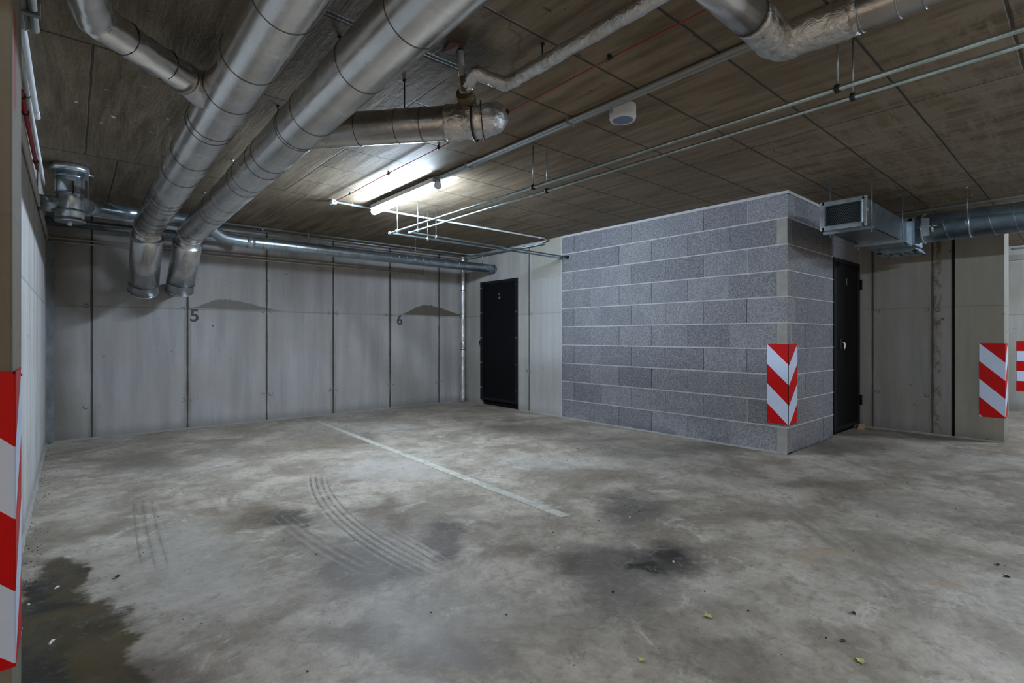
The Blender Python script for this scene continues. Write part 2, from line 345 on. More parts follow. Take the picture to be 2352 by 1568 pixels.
M['sign_red'] = plain('sign_red', (.55, .003, .003), .4, var=.05); M['sign_white'] = plain('sign_white', (.60, .68, .85), .4, var=.04)
for k_ in ('sign_red', 'sign_white'): M[k_].node_tree.nodes['Principled BSDF'].inputs['Specular IOR Level'].default_value = .2
M['brass'] = plain('aged_brass', (.10, .08, .035), .5, .3, var=.5)
M['rust'] = plain('rusty_steel', (.10, .045, .03), .8)
M['leaf'] = plain('yellow_leaf', (.48, .47, .16), .7); M['leaf_dark'] = plain('dark_leaf', (.035, .03, .014), .7)
M['chip'] = plain('white_chip', (.75, .75, .74), .6); M['grit'] = plain('dark_grit', (.04, .035, .03), .8)
M['wood'] = plain('pale_wood', (.42, .30, .18), .7)
M['numeral'] = plain('dark_numeral_paint', (.065, .068, .072), .7, var=.4)
M['housing'] = plain('lamp_housing_grey', (.16, .18, .21), .45)
def paint_line():
    n = NB('worn_line_paint', .55); f = n.noise(n.P, 9, 6, .8); g = n.noise(n.P, 60, 3, .8)
    c = n.mix(n.rng(f, .35, .6), (.36, .34, .29), (.58, .55, .47)); c = n.mix(n.rng(g, .52, .65, 0, .6), c, (.36, .34, .31))
    n.base(c); return n.m
M['paint'] = paint_line()
def emit():
    n = NB('lit_tube'); n.b.inputs['Base Color'].default_value = (.9, .9, .9, 1)
    n.b.inputs['Emission Color'].default_value = LAMP_COLOR + (1,); n.b.inputs['Emission Strength'].default_value = LAMP_POWER
    return n.m
M['tube'] = emit()

# ---------------------------------------------------------------- mesh helpers
class MB:
    def __init__(s): s.v = []; s.f = []; s.sm = []; s.att = []
    def add(s, vs, fs, smooth=False, a=.5):
        o = len(s.v); s.v += [tuple(p) for p in vs]
        for f in fs: s.f.append(tuple(i + o for i in f)); s.sm.append(smooth); s.att.append(a)
        return s
    def box(s, x0, x1, y0, y1, z0, z1, a=.5):
        vs = [(x, y, z) for x in (x0, x1) for y in (y0, y1) for z in (z0, z1)]
        return s.add(vs, [(0, 1, 3, 2), (4, 6, 7, 5), (0, 4, 5, 1), (2, 3, 7, 6), (0, 2, 6, 4), (1, 5, 7, 3)], False, a)
    def cyl(s, p0, p1, r, n=16, r1=None, cap=True):
        return s.tube([p0, p1], r, n, r1=r1, cap=cap)
    def tube(s, path, r, n=20, r1=None, cap=True, bend=None, step=None, amp=None, ampf=None, seed=0, inner=False):
        P = [Vector(p) for p in path]
        if bend:
            Q = [P[0]]
            for i in range(1, len(P) - 1):
                a = (P[i] - P[i - 1]); b = (P[i + 1] - P[i]); la, lb = a.length, b.length; a.normalize(); b.normalize()
                ang = a.angle(b)
                if ang < .02: Q.append(P[i]); continue
                d = min(bend * math.tan(ang / 2), la * .48, lb * .48); s0 = P[i] - a * d; s1 = P[i] + b * d
                k = max(2, int(ang / .2))
                for j in range(k + 1):
                    t = j / k; Q.append(s0 * (1 - t) ** 2 + P[i] * 2 * t * (1 - t) + s1 * t * t)
            Q.append(P[-1]); P = Q
        if step:
            Q = [P[0]]
            for i in range(1, len(P)):
                L = (P[i] - P[i - 1]).length; k = max(1, round(L / step))
                for j in range(1, k + 1): Q.append(P[i - 1].lerp(P[i], j / k))
            P = Q
        tot = sum((P[i + 1] - P[i]).length for i in range(len(P) - 1)); run = 0
        T = []
        for i in range(len(P)):
            if i == 0: t = P[1] - P[0]
            elif i == len(P) - 1: t = P[-1] - P[-2]
            else: t = (P[i] - P[i - 1]).normalized() + (P[i + 1] - P[i]).normalized()
            T.append(t.normalized())
        up = Vector((0, 0, 1)) if abs(T[0].z) < .9 else Vector((1, 0, 0))
        N = (up - T[0] * up.dot(T[0])).normalized(); base = len(s.v); rings = []
        for i in range(len(P)):
            if i:
                run += (P[i] - P[i - 1]).length
                N = (N - T[i] * N.dot(T[i])).normalized()
            B = T[i].cross(N); rr = r if r1 is None else r + (r1 - r) * run / tot
            # mitre stretch
            k = 1.0
            if 0 < i < len(P) - 1:
                ca = (P[i] - P[i - 1]).normalized().dot(T[i]); k = 1 / max(ca, .5)
                bd = ((P[i + 1] - P[i]).normalized() - (P[i] - P[i - 1]).normalized())
                bd = bd.normalized() if bd.length > 1e-4 else None
            else: bd = None
            ring = []
            for j in range(n):
                a = 2 * math.pi * j / n; d = N * math.cos(a) + B * math.sin(a)
                if bd is not None and k > 1.001: d = d + bd * (d.dot(bd)) * (k - 1)
                R = rr
                if amp:
                    am = amp * (ampf(run / tot) if ampf else 1)
                    q = P[i] + d * rr
                    R += am * (noise.noise(q * 26 + Vector((seed, 0, 0))) + .6 * noise.noise(q * 60))
                ring.append(len(s.v)); s.v.append(tuple(P[i] + d * R))
            rings.append(ring)
        for i in range(len(P) - 1):
            for j in range(n):
                s.f.append((rings[i][j], rings[i][(j + 1) % n], rings[i + 1][(j + 1) % n], rings[i + 1][j])); s.sm.append(True); s.att.append(.5)
        if cap:
            s.f.append(tuple(reversed(rings[0]))); s.sm.append(False); s.att.append(.5)
            s.f.append(tuple(rings[-1])); s.sm.append(False); s.att.append(.5)
        return s
    def ring(s, c, ax, r, t=.004, w=.008, n=28):
        """a flat band round a duct: centre c, axis ax, radius r"""
        c = Vector(c); ax = Vector(ax).normalized()
        return s.tube([c - ax * w / 2, c + ax * w / 2], r + t, n, cap=True)
    def torus(s, c, ax, R, r, n=32, m=6):
        c = Vector(c); ax = Vector(ax).normalized(); up = Vector((0, 0, 1)) if abs(ax.z) < .9 else Vector((1, 0, 0))
        N = (up - ax * up.dot(ax)).normalized(); B = ax.cross(N); o = len(s.v)
        for i in range(n):
            a = 2 * math.pi * i / n; d = N * math.cos(a) + B * math.sin(a)
            for j in range(m):
                b = 2 * math.pi * j / m; s.v.append(tuple(c + d * (R + r * math.cos(b)) + ax * r * math.sin(b)))
        for i in range(n):
            for j in range(m):
                s.f.append((o + i * m + j, o + ((i + 1) % n) * m + j, o + ((i + 1) % n) * m + (j + 1) % m, o + i * m + (j + 1) % m)); s.sm.append(True); s.att.append(.5)
        return s
    def build(s, name, mat, parent=None, bevel=0, loc=None, tint=False):
        L = Vector(parent['_loc']) if parent is not None and '_loc' in parent else Vector((0, 0, 0))
        me = bpy.data.meshes.new(name); me.from_pydata([tuple(Vector(p) - L) for p in s.v], [], s.f); me.validate()
        me.materials.append(mat)
        if len(me.polygons) == len(s.sm): me.polygons.foreach_set('use_smooth', s.sm)
        if tint and len(me.polygons) == len(s.att):
            at = me.attributes.new('tint', 'FLOAT', 'FACE'); at.data.foreach_set('value', s.att)
        me.update()
        o = bpy.data.objects.new(name, me); col.objects.link(o)
        if parent is not None: o.parent = parent; o['_loc'] = tuple(L)
        if bevel:
            b = o.modifiers.new('bevel', 'BEVEL'); b.width = bevel; b.segments = 2; b.limit_method = 'ANGLE'
        return o

def thing(name, label, cat, loc=(0, 0, 0), group=None, kind=None):
    o = bpy.data.objects.new(name, None); col.objects.link(o); o.location = loc; o['_loc'] = tuple(loc)
    o.empty_display_size = .05
    o['label'] = label; o['category'] = cat
    if group: o['group'] = group
    if kind: o['kind'] = kind
    return o
def tag(o, label, cat, group=None, kind=None):
    o['label'] = label; o['category'] = cat
    if group: o['group'] = group
    if kind: o['kind'] = kind
    return o
def dup(root, loc, label=None, group=None):
    r = root.copy(); col.objects.link(r); r.location = loc
    if label: r['label'] = label
    if group: r['group'] = group
    for ch in list(root.children):
        c = ch.copy(); col.objects.link(c); c.parent = r
        for g in list(ch.children):
            d = g.copy(); col.objects.link(d); d.parent = c
    return r

H = 2.5; XL = -.21; YB = 7.2225; XK = 5.1225; YC = 1.95; XR = 7.4
# ---------------------------------------------------------------- structure
tag(MB().box(-1.4, 11.2, -7, 7.6, -.15, 0).build('floor', M['floor']), 'stained grey concrete garage floor with tyre marks', 'floor', kind='structure')
tag(MB().box(-1.4, 11.2, -7, 7.6, H, H + .2).build('ceiling', M['ceiling']), 'brown board-marked concrete ceiling with panel seams', 'ceiling', kind='structure')
tag(MB().box(XL - .3, XL, 2.19, YB, 0, H).build('wall_left', M['wall_left']), 'pale grey concrete wall on the left', 'wall', kind='structure')
tag(MB().box(XL - .3, XK + .3, YB, YB + .3, 0, H).build('wall_back', M['wall_back']), 'grey concrete back wall carrying numbers 5 and 6', 'wall', kind='structure')
w = MB(); y0, y1, zt = 5.80, 6.735, 2.01
w.box(XK, XK + .25, 4.9, y0, 0, H).box(XK, XK + .25, y1, YB, 0, H).box(XK, XK + .25, y0, y1, zt, H)
tag(w.build('wall_side', M['wall_side']), 'grey concrete wall around the black door numbered 2', 'wall', kind='structure')
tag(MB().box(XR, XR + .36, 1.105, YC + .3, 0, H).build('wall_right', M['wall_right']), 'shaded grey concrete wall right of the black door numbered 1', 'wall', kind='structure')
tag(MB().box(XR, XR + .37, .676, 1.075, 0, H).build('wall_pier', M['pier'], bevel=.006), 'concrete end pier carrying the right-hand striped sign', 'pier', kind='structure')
tag(MB().box(10.9, 11.2, -7, 3.2, 0, H).build('wall_far', M['far']), 'pale concrete wall far behind the end pier', 'wall', kind='structure')
tag(MB().box(XR + .1, 10.9, 3.0, 3.2, 0, H).build('wall_passage', M['far']), 'concrete wall closing the passage behind the pier', 'wall', kind='structure')
tag(MB().box(-.62, -.12, 1.888, 2.195, 0, H).build('wall_pillar', M['pillar'], bevel=.006), 'concrete pillar at the left edge with striped sign', 'pillar', kind='structure')

# blockwork room: real blocks with recessed joints, laid in ten courses
bw = MB(); mw = MB(); pw = MB()
yj0 = [4.9] + [4.6601 - .4653 * i for i in range(6)] + [YC]
yj1 = [4.9] + [4.8434 - .4653 * i for i in range(7)] + [YC]
xj0 = [XK, 5.64, 6.135, 6.375]; xj1 = [XK, 5.20, 5.567, 6.066, 6.375]
for k in range(10):
    zt = H - .012 - k * .2488; zb = zt - .2488 + .014
    even = (k % 2 == 0)
    js = yj0 if even else yj1
    for i in range(len(js) - 1):
        a, b = js[i], js[i + 1]
        if (not even) and i == len(js) - 2:      # narrow corner piece filled with mortar
            pw.box(XK - .001, XK + .1, b + .002, a - .004, zb, zt); continue
        g = .0025
        gl = .014 if (even and i == len(js) - 2 and k in (0, 2, 8)) else g
        gr = .0
        bw.box(XK + random.uniform(0, .003), XK + .19, b + gr + (0 if i == len(js) - 2 else g), a - gl, zb, zt, random.random())
        if gl > g: pw.box(XK + .003, XK + .1, a - gl - .012, a + .004, zb, zt)
    xs = xj0 if even else xj1
    for i in range(len(xs) - 1):
        a, b = xs[i], xs[i + 1]
        if (not even) and i == 0 and k > 3:
            pw.box(a + .1, b - .003, YC - .001, YC + .1, zb, zt) if k in (3,) else bw.box(a + .0, b - .003, YC + .001, YC + .1, zb, zt, random.random() * .4)
            continue
        bw.box(a + .003, b - .003, YC + random.uniform(0, .003), YC + .19, zb, zt, random.random() * .5)
for k in range(2):   # courses above door 1
    zt = H - .012 - k * .2488; zb = zt - .2488 + .014
    for a, b in ((6.375, 6.84), (6.84, 7.3)) if k == 0 else ((6.375, 6.60), (6.60, 7.07), (7.07, 7.3)):
        bw.box(a + .003, b - .003, YC, YC + .19, zb, zt, random.random() * .4)
cw = MB(); cw.box(XK + .007, XK + .17, YC + .007, 4.9, 0, H)
cw.box(XK + .007, 6.375, YC + .007, YC + .17, 0, H)
cw.box(6.375, 7.3, YC + .007, YC + .17, 2.005, H)
# proud bed joints
for k in range(1, 10):
    zc = H - .012 - k * .2488 + .007
    mw.box(XK - .0035, XK + .05, YC - .002, 4.9, zc - .0065, zc + .0065); mw.box(XK, 6.375, YC - .0035, YC + .05, zc - .005, zc + .005)
mw.box(XK - .012, XK + .05, YC - .01, 4.9, H - .028, H); mw.box(XK - .01, 6.375, YC - .012, YC + .05, H - .028, H)
mw.box(XK - .004, XK + .02, 4.885, 4.90, 0, H)
wb_ = thing('wall_block', 'grey lightweight block wall of the storeroom with white mortar joints', 'wall', kind='structure')
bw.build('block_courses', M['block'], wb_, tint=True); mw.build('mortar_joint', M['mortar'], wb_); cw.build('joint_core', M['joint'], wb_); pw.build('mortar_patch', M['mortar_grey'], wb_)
for o in wb_.children: o['kind'] = 'structure'
tag(MB().box(7.3, XR, YC, YC + .2, 0, H).build('wall_corner', M['wall_right']), 'narrow concrete return beside the black door numbered 1', 'wall', kind='structure')
# mortar fillets at the foot of the walls (wavy)
def fillet(name, p0, p1, nrm, w_, label):
    m = MB(); p0 = Vector(p0); p1 = Vector(p1); nrm = Vector(nrm); L = (p1 - p0).length; k = int(L / .05)
    vs = []
    for i in range(k + 1):
        q = p0.lerp(p1, i / k); a = w_ * (.6 + .9 * abs(noise.noise(q * 4))); h = .02 * (.7 + .8 * abs(noise.noise(q * 6 + Vector((5, 0, 0)))))
        vs += [q + Vector((0, 0, h)), q + nrm * a + Vector((0, 0, .001)), q + Vector((0, 0, .0))]
    fs = []
    for i in range(k): a = i * 3; fs += [(a, a + 1, a + 4, a + 3), (a + 1, a + 2, a + 5, a + 4)]
    m.add(vs, fs); tag(m.build(name, M['mortar_grey']), label, 'trim', kind='structure')
fillet('trim_1', (XL, YB, 0), (XK, YB, 0), (0, -1, 0), .03, 'rough mortar fillet along the foot of the back wall')
fillet('trim_2', (XK, 5.75, 0), (XK, YC, 0), (-1, 0, 0), .022, 'mortar fillet along the foot of the block wall')
fillet('trim_3', (XL, 2.2, 0), (XL, YB, 0), (1, 0, 0), .02, 'pale fillet along the foot of the left wall')
fillet('trim_4', (XR, YC, 0), (XR, .68, 0), (-1, 0, 0), .02, 'fillet along the foot of the right wall and pier')
# dark rough strip in the left rear corner
m = MB(); vs = []; N_ = 60
for i in range(N_ + 1):
    z = .01 + 2.1 * i / N_; a = .045 + .02 * noise.noise(Vector((0, 0, z * 7))); vs += [(XL + a + .02, YB - .001, z), (XL + a * .6, YB - .05 - .015 * noise.noise(Vector((3, 0, z * 9))), z), (XL + .001, YB - .07, z)]
m.add(vs, [f for i in range(N_) for a in [i * 3] for f in ((a, a + 1, a + 4, a + 3), (a + 1, a + 2, a + 5, a + 4))])
tag(m.build('trim_5', plain('corner_filler', (.16, .165, .175), .9, var=.6, scale=9)), 'dark rough filler strip up the left rear corner', 'trim', kind='structure')

# ---------------------------------------------------------------- doors
def door(name, label, face, u0, u1, z0, z1, numeral, npos, latch, rivets=True):
    """face 'X': leaf lies in plane X=XK facing -X, u = Y ; face 'Y': plane Y=YC facing -Y, u = X"""
    loc = (XK, (u0 + u1) / 2, 0) if face == 'X' else ((u0 + u1) / 2, YC, 0)
    t = thing(name, label, 'door', loc, kind='structure')
    def bx(m, a, b, d0, d1, c0, c1):
        # d: distance in front of wall plane
        if face == 'X': m.box(XK - d1, XK - d0, a, b, c0, c1)
        else: m.box(a, b, YC - d1, YC - d0, c0, c1)
        return m
    bx(MB(), u0 + .04, u1 - .04, -.03, .0, z0, z1 - .03).build('door_leaf', M['black'], t)
    f = MB(); fw = .065
    bx(f, u0, u0 + fw, -.05, .012, z0, z1); bx(f, u1 - fw, u1, -.05, .012, z0, z1); bx(f, u0 + fw, u1 - fw, -.05, .012, z1 - fw * .7, z1)
    bx(f, u0 + fw, u1 - fw, -.03, .006, z0, z0 + .045)
    fo = f.build('door_frame', M['black_frame'], t, bevel=.003)
    if rivets:
        rv = None
        for u in (u0 + .016, u0 + .050, u1 - .050, u1 - .016):
            for k in range(5):
                z = .2 + z0 + k * (z1 - z0 - .3) / 4
                m = MB(); p = (XK - .012, u, z) if face == 'X' else (u, YC - .012, z); q = (XK - .016, u, z) if face == 'X' else (u, YC - .016, z)
                m.cyl(p, q, .0065, 8); m.build('rivet', M['rivet'], t)
    bx(MB(), u0 + .02, u1 - .02, -.2, -.05, 0, z1).build('door_void', M['black'], t)
    lm = MB(); lo = latch
    if face == 'X':
        lm.box(XK - .045, XK - .012, lo[0] - .02, lo[0] + .03, lo[1] - .035, lo[1] + .035)
        ho = lm.build('latch', M['wire'], t, bevel=.004)
        MB().tube([(XK - .05, lo[0], lo[1] - .03), (XK - .06, lo[0] - .0, lo[1] - .05), (XK - .05, lo[0] + .02, lo[1] - .06), (XK - .045, lo[0] + .03, lo[1] - .03)], .005, 8, bend=.01).build('padlock', M['galv_bright'], ho)
    else:
        lm.box(lo[0] - .03, lo[0] + .03, YC - .02, YC, lo[1] - .02, lo[1] + .09)
        ho = lm.build('lock_plate', M['wire'], t, bevel=.004)
        MB().tube([(lo[0], YC - .02, lo[1] + .05), (lo[0] + .01, YC - .05, lo[1] + .05), (lo[0] + .01, YC - .05, lo[1] - .0), (lo[0], YC - .045, lo[1] - .03)], .009, 8, bend=.015).build('handle', M['chrome'], ho)
    text_obj(numeral, .085, npos, face, M['rivet'], t, 'door_number')
    return t
def text_obj(s_, size, pos, face, mat, parent, name, off=0.0):
    c = bpy.data.curves.new(name, 'FONT'); c.body = s_; c.size = size * 1.4; c.extrude = .0008; c.offset = off; c.align_x = 'CENTER'; c.align_y = 'CENTER'; c.resolution_u = 8
    to = bpy.data.objects.new(name + '_curve', c); col.objects.link(to)
    bpy.context.view_layer.update()
    me = bpy.data.meshes.new_from_object(to); bpy.data.objects.remove(to)
    me.materials.clear(); me.materials.append(mat)
    L = Vector(parent['_loc']) if parent is not None else Vector((0, 0, 0))
    R = Matrix.Rotation(math.pi / 2, 4, 'X')
    if face == 'X': R = Matrix.Rotation(-math.pi / 2, 4, 'Z') @ R
    if parent is not None:
        me.transform(Matrix.Translation(Vector(pos) - L) @ R); o = bpy.data.objects.new(name, me); o.parent = parent
    else:
        me.transform(R); o = bpy.data.objects.new(name, me); o.location = pos
    col.objects.link(o); return o
d1 = door('door_1', 'black steel door numbered 2 in the far corner', 'X', 5.80, 6.735, .085, 2.01, '2', (XK - .004, 6.241, 1.754), (6.69, 1.02))
d2 = door('door_2', 'black steel door numbered 1 beyond the block corner', 'Y', 6.375, 7.284, .06, 2.0, '1', (6.814, YC - .004, 1.752), (6.575, 1.0), rivets=False)
for o in (d1, d2):
    for c in o.children: c['kind'] = 'structure'
hb = MB()
for z in (.35, 1.75): hb.cyl((7.27, YC - .025, z - .06), (7.27, YC - .025, z + .06), .014, 10)
hb.build('hinge', M['black_frame'], d2)
tag(MB().add([(7.19, YC - .07, 0), (7.26, YC - .07, 0), (7.26, YC - .01, 0), (7.19, YC - .01, 0), (7.20, YC - .065, .075), (7.25, YC - .065, .08), (7.25, YC - .02, .06), (7.20, YC - .02, .055)],
    [(3, 2, 1, 0), (4, 5, 6, 7), (0, 1, 5, 4), (1, 2, 6, 5), (2, 3, 7, 6), (3, 0, 4, 7)]).build('wood_wedge', M['wood']), 'small pale wooden wedge on floor under door 1', 'wedge')

# painted numbers on the back wall
for ch, x, z, lab in (('5', 1.125, 1.368, 'dark stencilled 5 on the back wall, right of the two duct ends'), ('6', 3.895, 1.368, 'dark stencilled 6 on the back wall, nearer the far corner')):
    tag(text_obj(ch, .150, (x, YB - .002, z), 'Y', M['numeral'], None, 'painted_number', .004), lab, 'painted number')

# ---------------------------------------------------------------- chevron signs
def stripes(parent, fn, width, z0, z1, name):
    """fn(d,z)->point ; d from outer edge (0) to corner (width); bands drop 45 deg toward the corner"""
    P_ = width if width > .15 else .19
    S = .191; k = 0
    for i in range(-1, 6):
        # band i: z1 - z - d in [i*S,(i+1)*S]; white when even
        poly = []
        for d in (0, width):
            pass
        lo, hi = i * S, (i + 1) * S
        pts = [(0, z1 - lo), (width, z1 - lo - width), (width, z1 - hi - width), (0, z1 - hi)]
        def clip(pts, test, inter):
            out = []
            for a in range(len(pts)):
                p, q = pts[a], pts[(a + 1) % len(pts)]
                if test(p): out.append(p)
                if test(p) != test(q): out.append(inter(p, q))
            return out
        pts = clip(pts, lambda p: p[1] <= z1, lambda p, q: (p[0] + (q[0] - p[0]) * (z1 - p[1]) / (q[1] - p[1]), z1))
        if len(pts) >= 3: pts = clip(pts, lambda p: p[1] >= z0, lambda p, q: (p[0] + (q[0] - p[0]) * (z0 - p[1]) / (q[1] - p[1]), z0))
        if len(pts) < 3: continue
        vs = [fn(d, z, 0) for d, z in pts] + [fn(d, z, 1) for d, z in pts]; n = len(pts)
        fs = [tuple(range(n)), tuple(reversed(range(n, 2 * n)))] + [(a, (a + 1) % n, n + (a + 1) % n, n + a) for a in range(n)]
        (W_ if i % 2 == 0 else R_).add(vs, fs)
def chevron(name, label, cx, cy, faces, z0, z1, rivz=True):
    global W_, R_
    t = thing(name, label, 'warning sign', (cx, cy, z0)); W_ = MB(); R_ = MB()
    for fn, wd in faces: stripes(t, fn, wd, z0, z1, name)
    R_.build('red_stripes', M['sign_red'], t); W_.build('white_stripes', M['sign_white'], t)
    for fn, wd in faces:
        for z in (z0 + .02, z1 - .02):
            p = Vector(fn(.02, z, 0)); q = Vector(fn(.02, z, 1)); d = (p - q).normalized()
            MB().cyl(p + d * .0002, p + d * .0035, .004, 8).build('rivet', M['rivet'], t)
    return t
th = .0035
chevron('warning_sign', 'red and white chevron sign wrapping the block wall corner', XK, YC,
    [(lambda d, z, k: (XK - .006 + k * th, YC - .004 + .19 - d, z), .19), (lambda d, z, k: (XK - .004 + .2 - d, YC - .0155 + k * th, z), .2)], .285, 1.049)
chevron('warning_sign', 'red and white striped sign on the end pier at right', XR, .676,
    [(lambda d, z, k: (XR - .006 + k * th, .672 + .2 - d, z), .2), (lambda d, z, k: (XR - .004 + .2 - d, .676 - .008 + k * th, z), .2)], .26, 1.049)
chevron('warning_sign', 'large near red and white striped sign on the left pillar', -.12, 1.888,
    [(lambda d, z, k: (-.116 - .2 + d, 1.888 - .006 + k * th, z), .2), (lambda d, z, k: (-.12 + .006 - k * th, 1.884 + .2 - d, z), .2)], .25, 1.032)
t = thing('warning_sign', 'red and white horizontally striped sign on the far wall', 'warning sign', (10.9, .8, .29))
R_ = MB(); W_ = MB()
for i in range(5): (R_ if i % 2 == 0 else W_).box(10.894, 10.898, .27, .862, 1.048 - (i + 1) * .1514, 1.048 - i * .1514)
R_.build('red_stripes', M['sign_red'], t); W_.build('white_stripes', M['sign_white'], t)

# ---------------------------------------------------------------- large foil ducts
def bands(parent, pts, r, name='band', mat='band', t=.0015, w=.0024):
    for c, ax in pts: MB().torus(c, ax, r + t * .2, w * .5, 36, 5).build(name, M[mat], parent)
def duct(name, label, path, r, rl, end, bandy, mat='foil'):
    t = thing(name, label, 'duct', path[0])
    MB().tube(path, r, 40, bend=.14, step=.06, amp=.0022, seed=random.random() * 50).build('insulation_jacket', M['foil'], t)
    a = Vector(path[-2]); b = Vector(path[-1])
    return t
def yline(p, q, y):
    k = (y - p[1]) / (q[1] - p[1]); return tuple(p[i] + (q[i] - p[i]) * k for i in range(3))
def big_duct(label, A0, A1, A2, A3, E1, ys):
    """A0-A1 level at the ceiling, A1-A2 falling gently, A2-A3 dropping at 45 degrees, then into the wall"""
    t = thing('insulated_duct', label, 'duct', A0)
    MB().tube([A0, A1, A2], .12, 56, step=.3).build('insulation_jacket', M['foil'], t)
    a2 = Vector(A2); d = (Vector(A3) - a2).normalized(); dm = (a2 - Vector(A1)).normalized()
    m = MB(); m.tube([a2 - dm * .10, a2, a2 + d * .16], .122, 48, bend=.10, step=.03, amp=.0012, seed=9); m.build('elbow', M['foil'], t)
    m = MB(); m.tube([a2 + d * .10, a2 + d * .14, Vector(A3)], .135, 52); m.build('sleeve', M['foil'], t)
    bands(t, [(a2 + d * .10, d), (a2 + d * .12, d)], .135, 'sleeve_ring', 'galv_bright', w=.006)
    bands(t, [(Vector(A3) - d * .01, d)], .136, 'end_ring', 'galv_bright', w=.008)
    bands(t, [(Vector(A3) - d * .12, d)], .136, 'band', 'galv_dark', w=.003)
    e = Vector(A3) - d * .06; MB().tube([e, (e.x, YB, e.z)], .085, 28).build('wall_spigot', M['galv_dark'], t)
    for y in ys: bands(t, [(yline(A1, A2, y), dm)], .1215)
    return t
dA = big_duct('large foil-wrapped duct nearer the left wall, joined by a branch', (.59, -1.0, 2.372), (.59, 1.45, 2.370), (.560, 6.10, 2.185), (.572, 6.68, 1.61), (.60, 7.20, 1.62),
    [1.95, 2.4, 2.75, 3.15, 3.22, 3.72, 4.12, 4.75, 4.87, 5.0, 5.2, 5.45, 5.62, 5.8])
dB = big_duct('large foil-wrapped duct beside the branch ending near the lamp', (.93, -1.0, 2.29), (.93, 1.45, 2.288), (.935, 6.28, 2.19), (.905, 6.74, 1.64), (1.01, 7.20, 1.65),
    [1.62, 2.05, 2.62, 2.85, 2.88, 3.35, 3.5, 3.85, 4.0, 4.55, 4.9, 5.05, 5.9])
# branch F joining duct A
t = thing('insulated_branch_duct', 'narrow foil branch duct running diagonally into the left large duct', 'duct', (.02, 1.0, 2.33))
MB().tube([(-.22, .6, 2.33), (.065, 2.50, 2.33), (.50, 2.89, 2.325)], .066, 32, bend=.05, step=.03, amp=.004, ampf=lambda u: 1.6 if .55 < u < .9 else .4, seed=4).build('insulation_jacket', M['foil'], t)
fd = Vector((.435, .39, 0)).normalized()
bands(t, [(Vector((.065, 2.50, 2.33)) + fd * .13, fd), (Vector((.065, 2.50, 2.33)) + fd * .33, fd)], .0665, w=.006)
MB().tube([Vector((.50, 2.89, 2.325)) - fd * .14, Vector((.50, 2.89, 2.325)) - fd * .09, (.50, 2.89, 2.325)], .068, 32, r1=.088, step=.02, amp=.004, seed=8).build('collar', M['foil_crinkle'], t)
MB().cyl(Vector((.50, 2.89, 2.325)) - fd * .155, Vector((.50, 2.89, 2.325)) - fd * .135, .074, 28).build('flange', M['foil_dull'], t)
# branch C
t = thing('insulated_branch_duct', 'short dark foil branch duct ending in a crinkled cap near the lamp', 'duct', (1.35, 2.45, 2.25))
c0 = Vector((.99, 2.87, 2.252)); c1 = Vector((1.62, 2.13, 2.25)); cd = (c1 - c0).normalized()
MB().tube([c0, c1 - cd * .16], .088, 36, step=.05, amp=.0015).build('insulation_jacket', M['foil_dull'], t)
MB().tube([c1 - cd * .18, c1 - cd * .08, c1, c1 + Vector((.065, -.01, .02)), c1 + Vector((.10, .01, .06))], .094, 36, r1=.075, bend=.05, step=.012, amp=.009, seed=2).build('crinkled_elbow', M['foil_crinkle'], t)
bands(t, [(c0 + cd * .30, cd), (c0 + cd * .52, cd), (c0 + cd * .66, cd)], .0885, w=.004)
MB().torus(c1 - cd * .03, cd, .098, .006, 30, 6).build('clamp_ring', M['wire'], t)
MB().torus(c1 + cd * .01, cd + Vector((.2, 0, .1)), .098, .003, 30, 6).build('clamp_ring', M['wire'], t)
# pipe D
t = thing('insulated_drain_pipe', 'thin crinkled foil pipe with a zigzag end beside a rusty hole', 'pipe', (1.652, 1.99, 2.4))
MB().tube([(1.672, -1.5, 2.40), (1.660, 1.975, 2.397), (1.475, 1.985, 2.40), (1.50, 2.10, 2.36), (1.535, 2.13, 2.30)], .033, 20, bend=.012, step=.02, amp=.0045, seed=5).build('foil_wrap', M['foil_crinkle'], t)
t = thing('drain_connector', 'vertical drain stub with valve fittings below the rusty ceiling hole', 'pipe fitting', (1.41, 2.0, 2.4))
MB().cyl((1.41, 2.02, 2.5), (1.445, 2.05, 2.40), .017, 14).build('stub_pipe', M['conduit'], t)
MB().tube([(1.445, 2.05, 2.405), (1.47, 2.07, 2.36), (1.475, 2.08, 2.345)], .014, 12).build('valve_body', M['rust'], t)
for k, (p, s_) in enumerate((((1.475, 2.06, 2.37), .016), ((1.49, 2.05, 2.352), .014))):
    MB().cyl(Vector(p) - Vector((.02, .0, 0)), Vector(p) + Vector((.02, 0, 0)), s_, 6).build('clamp_nut', M['galv_bright'], t)
MB().tube([(1.485, 2.09, 2.345), (1.53, 2.125, 2.327)], .042, 22, r1=.048).build('gasket', M['brass'], t)
MB().add([(1.33, 1.99, 2.499), (1.38, 1.97, 2.499), (1.40, 2.06, 2.499), (1.35, 2.08, 2.499), (1.33, 1.99, 2.492), (1.38, 1.97, 2.49), (1.40, 2.06, 2.492), (1.35, 2.08, 2.49)], [(0, 1, 2, 3), (7, 6, 5, 4), (0, 4, 5, 1), (1, 5, 6, 2), (2, 6, 7, 3), (3, 7, 4, 0)]).build('rust_plate', M['rust'], t)
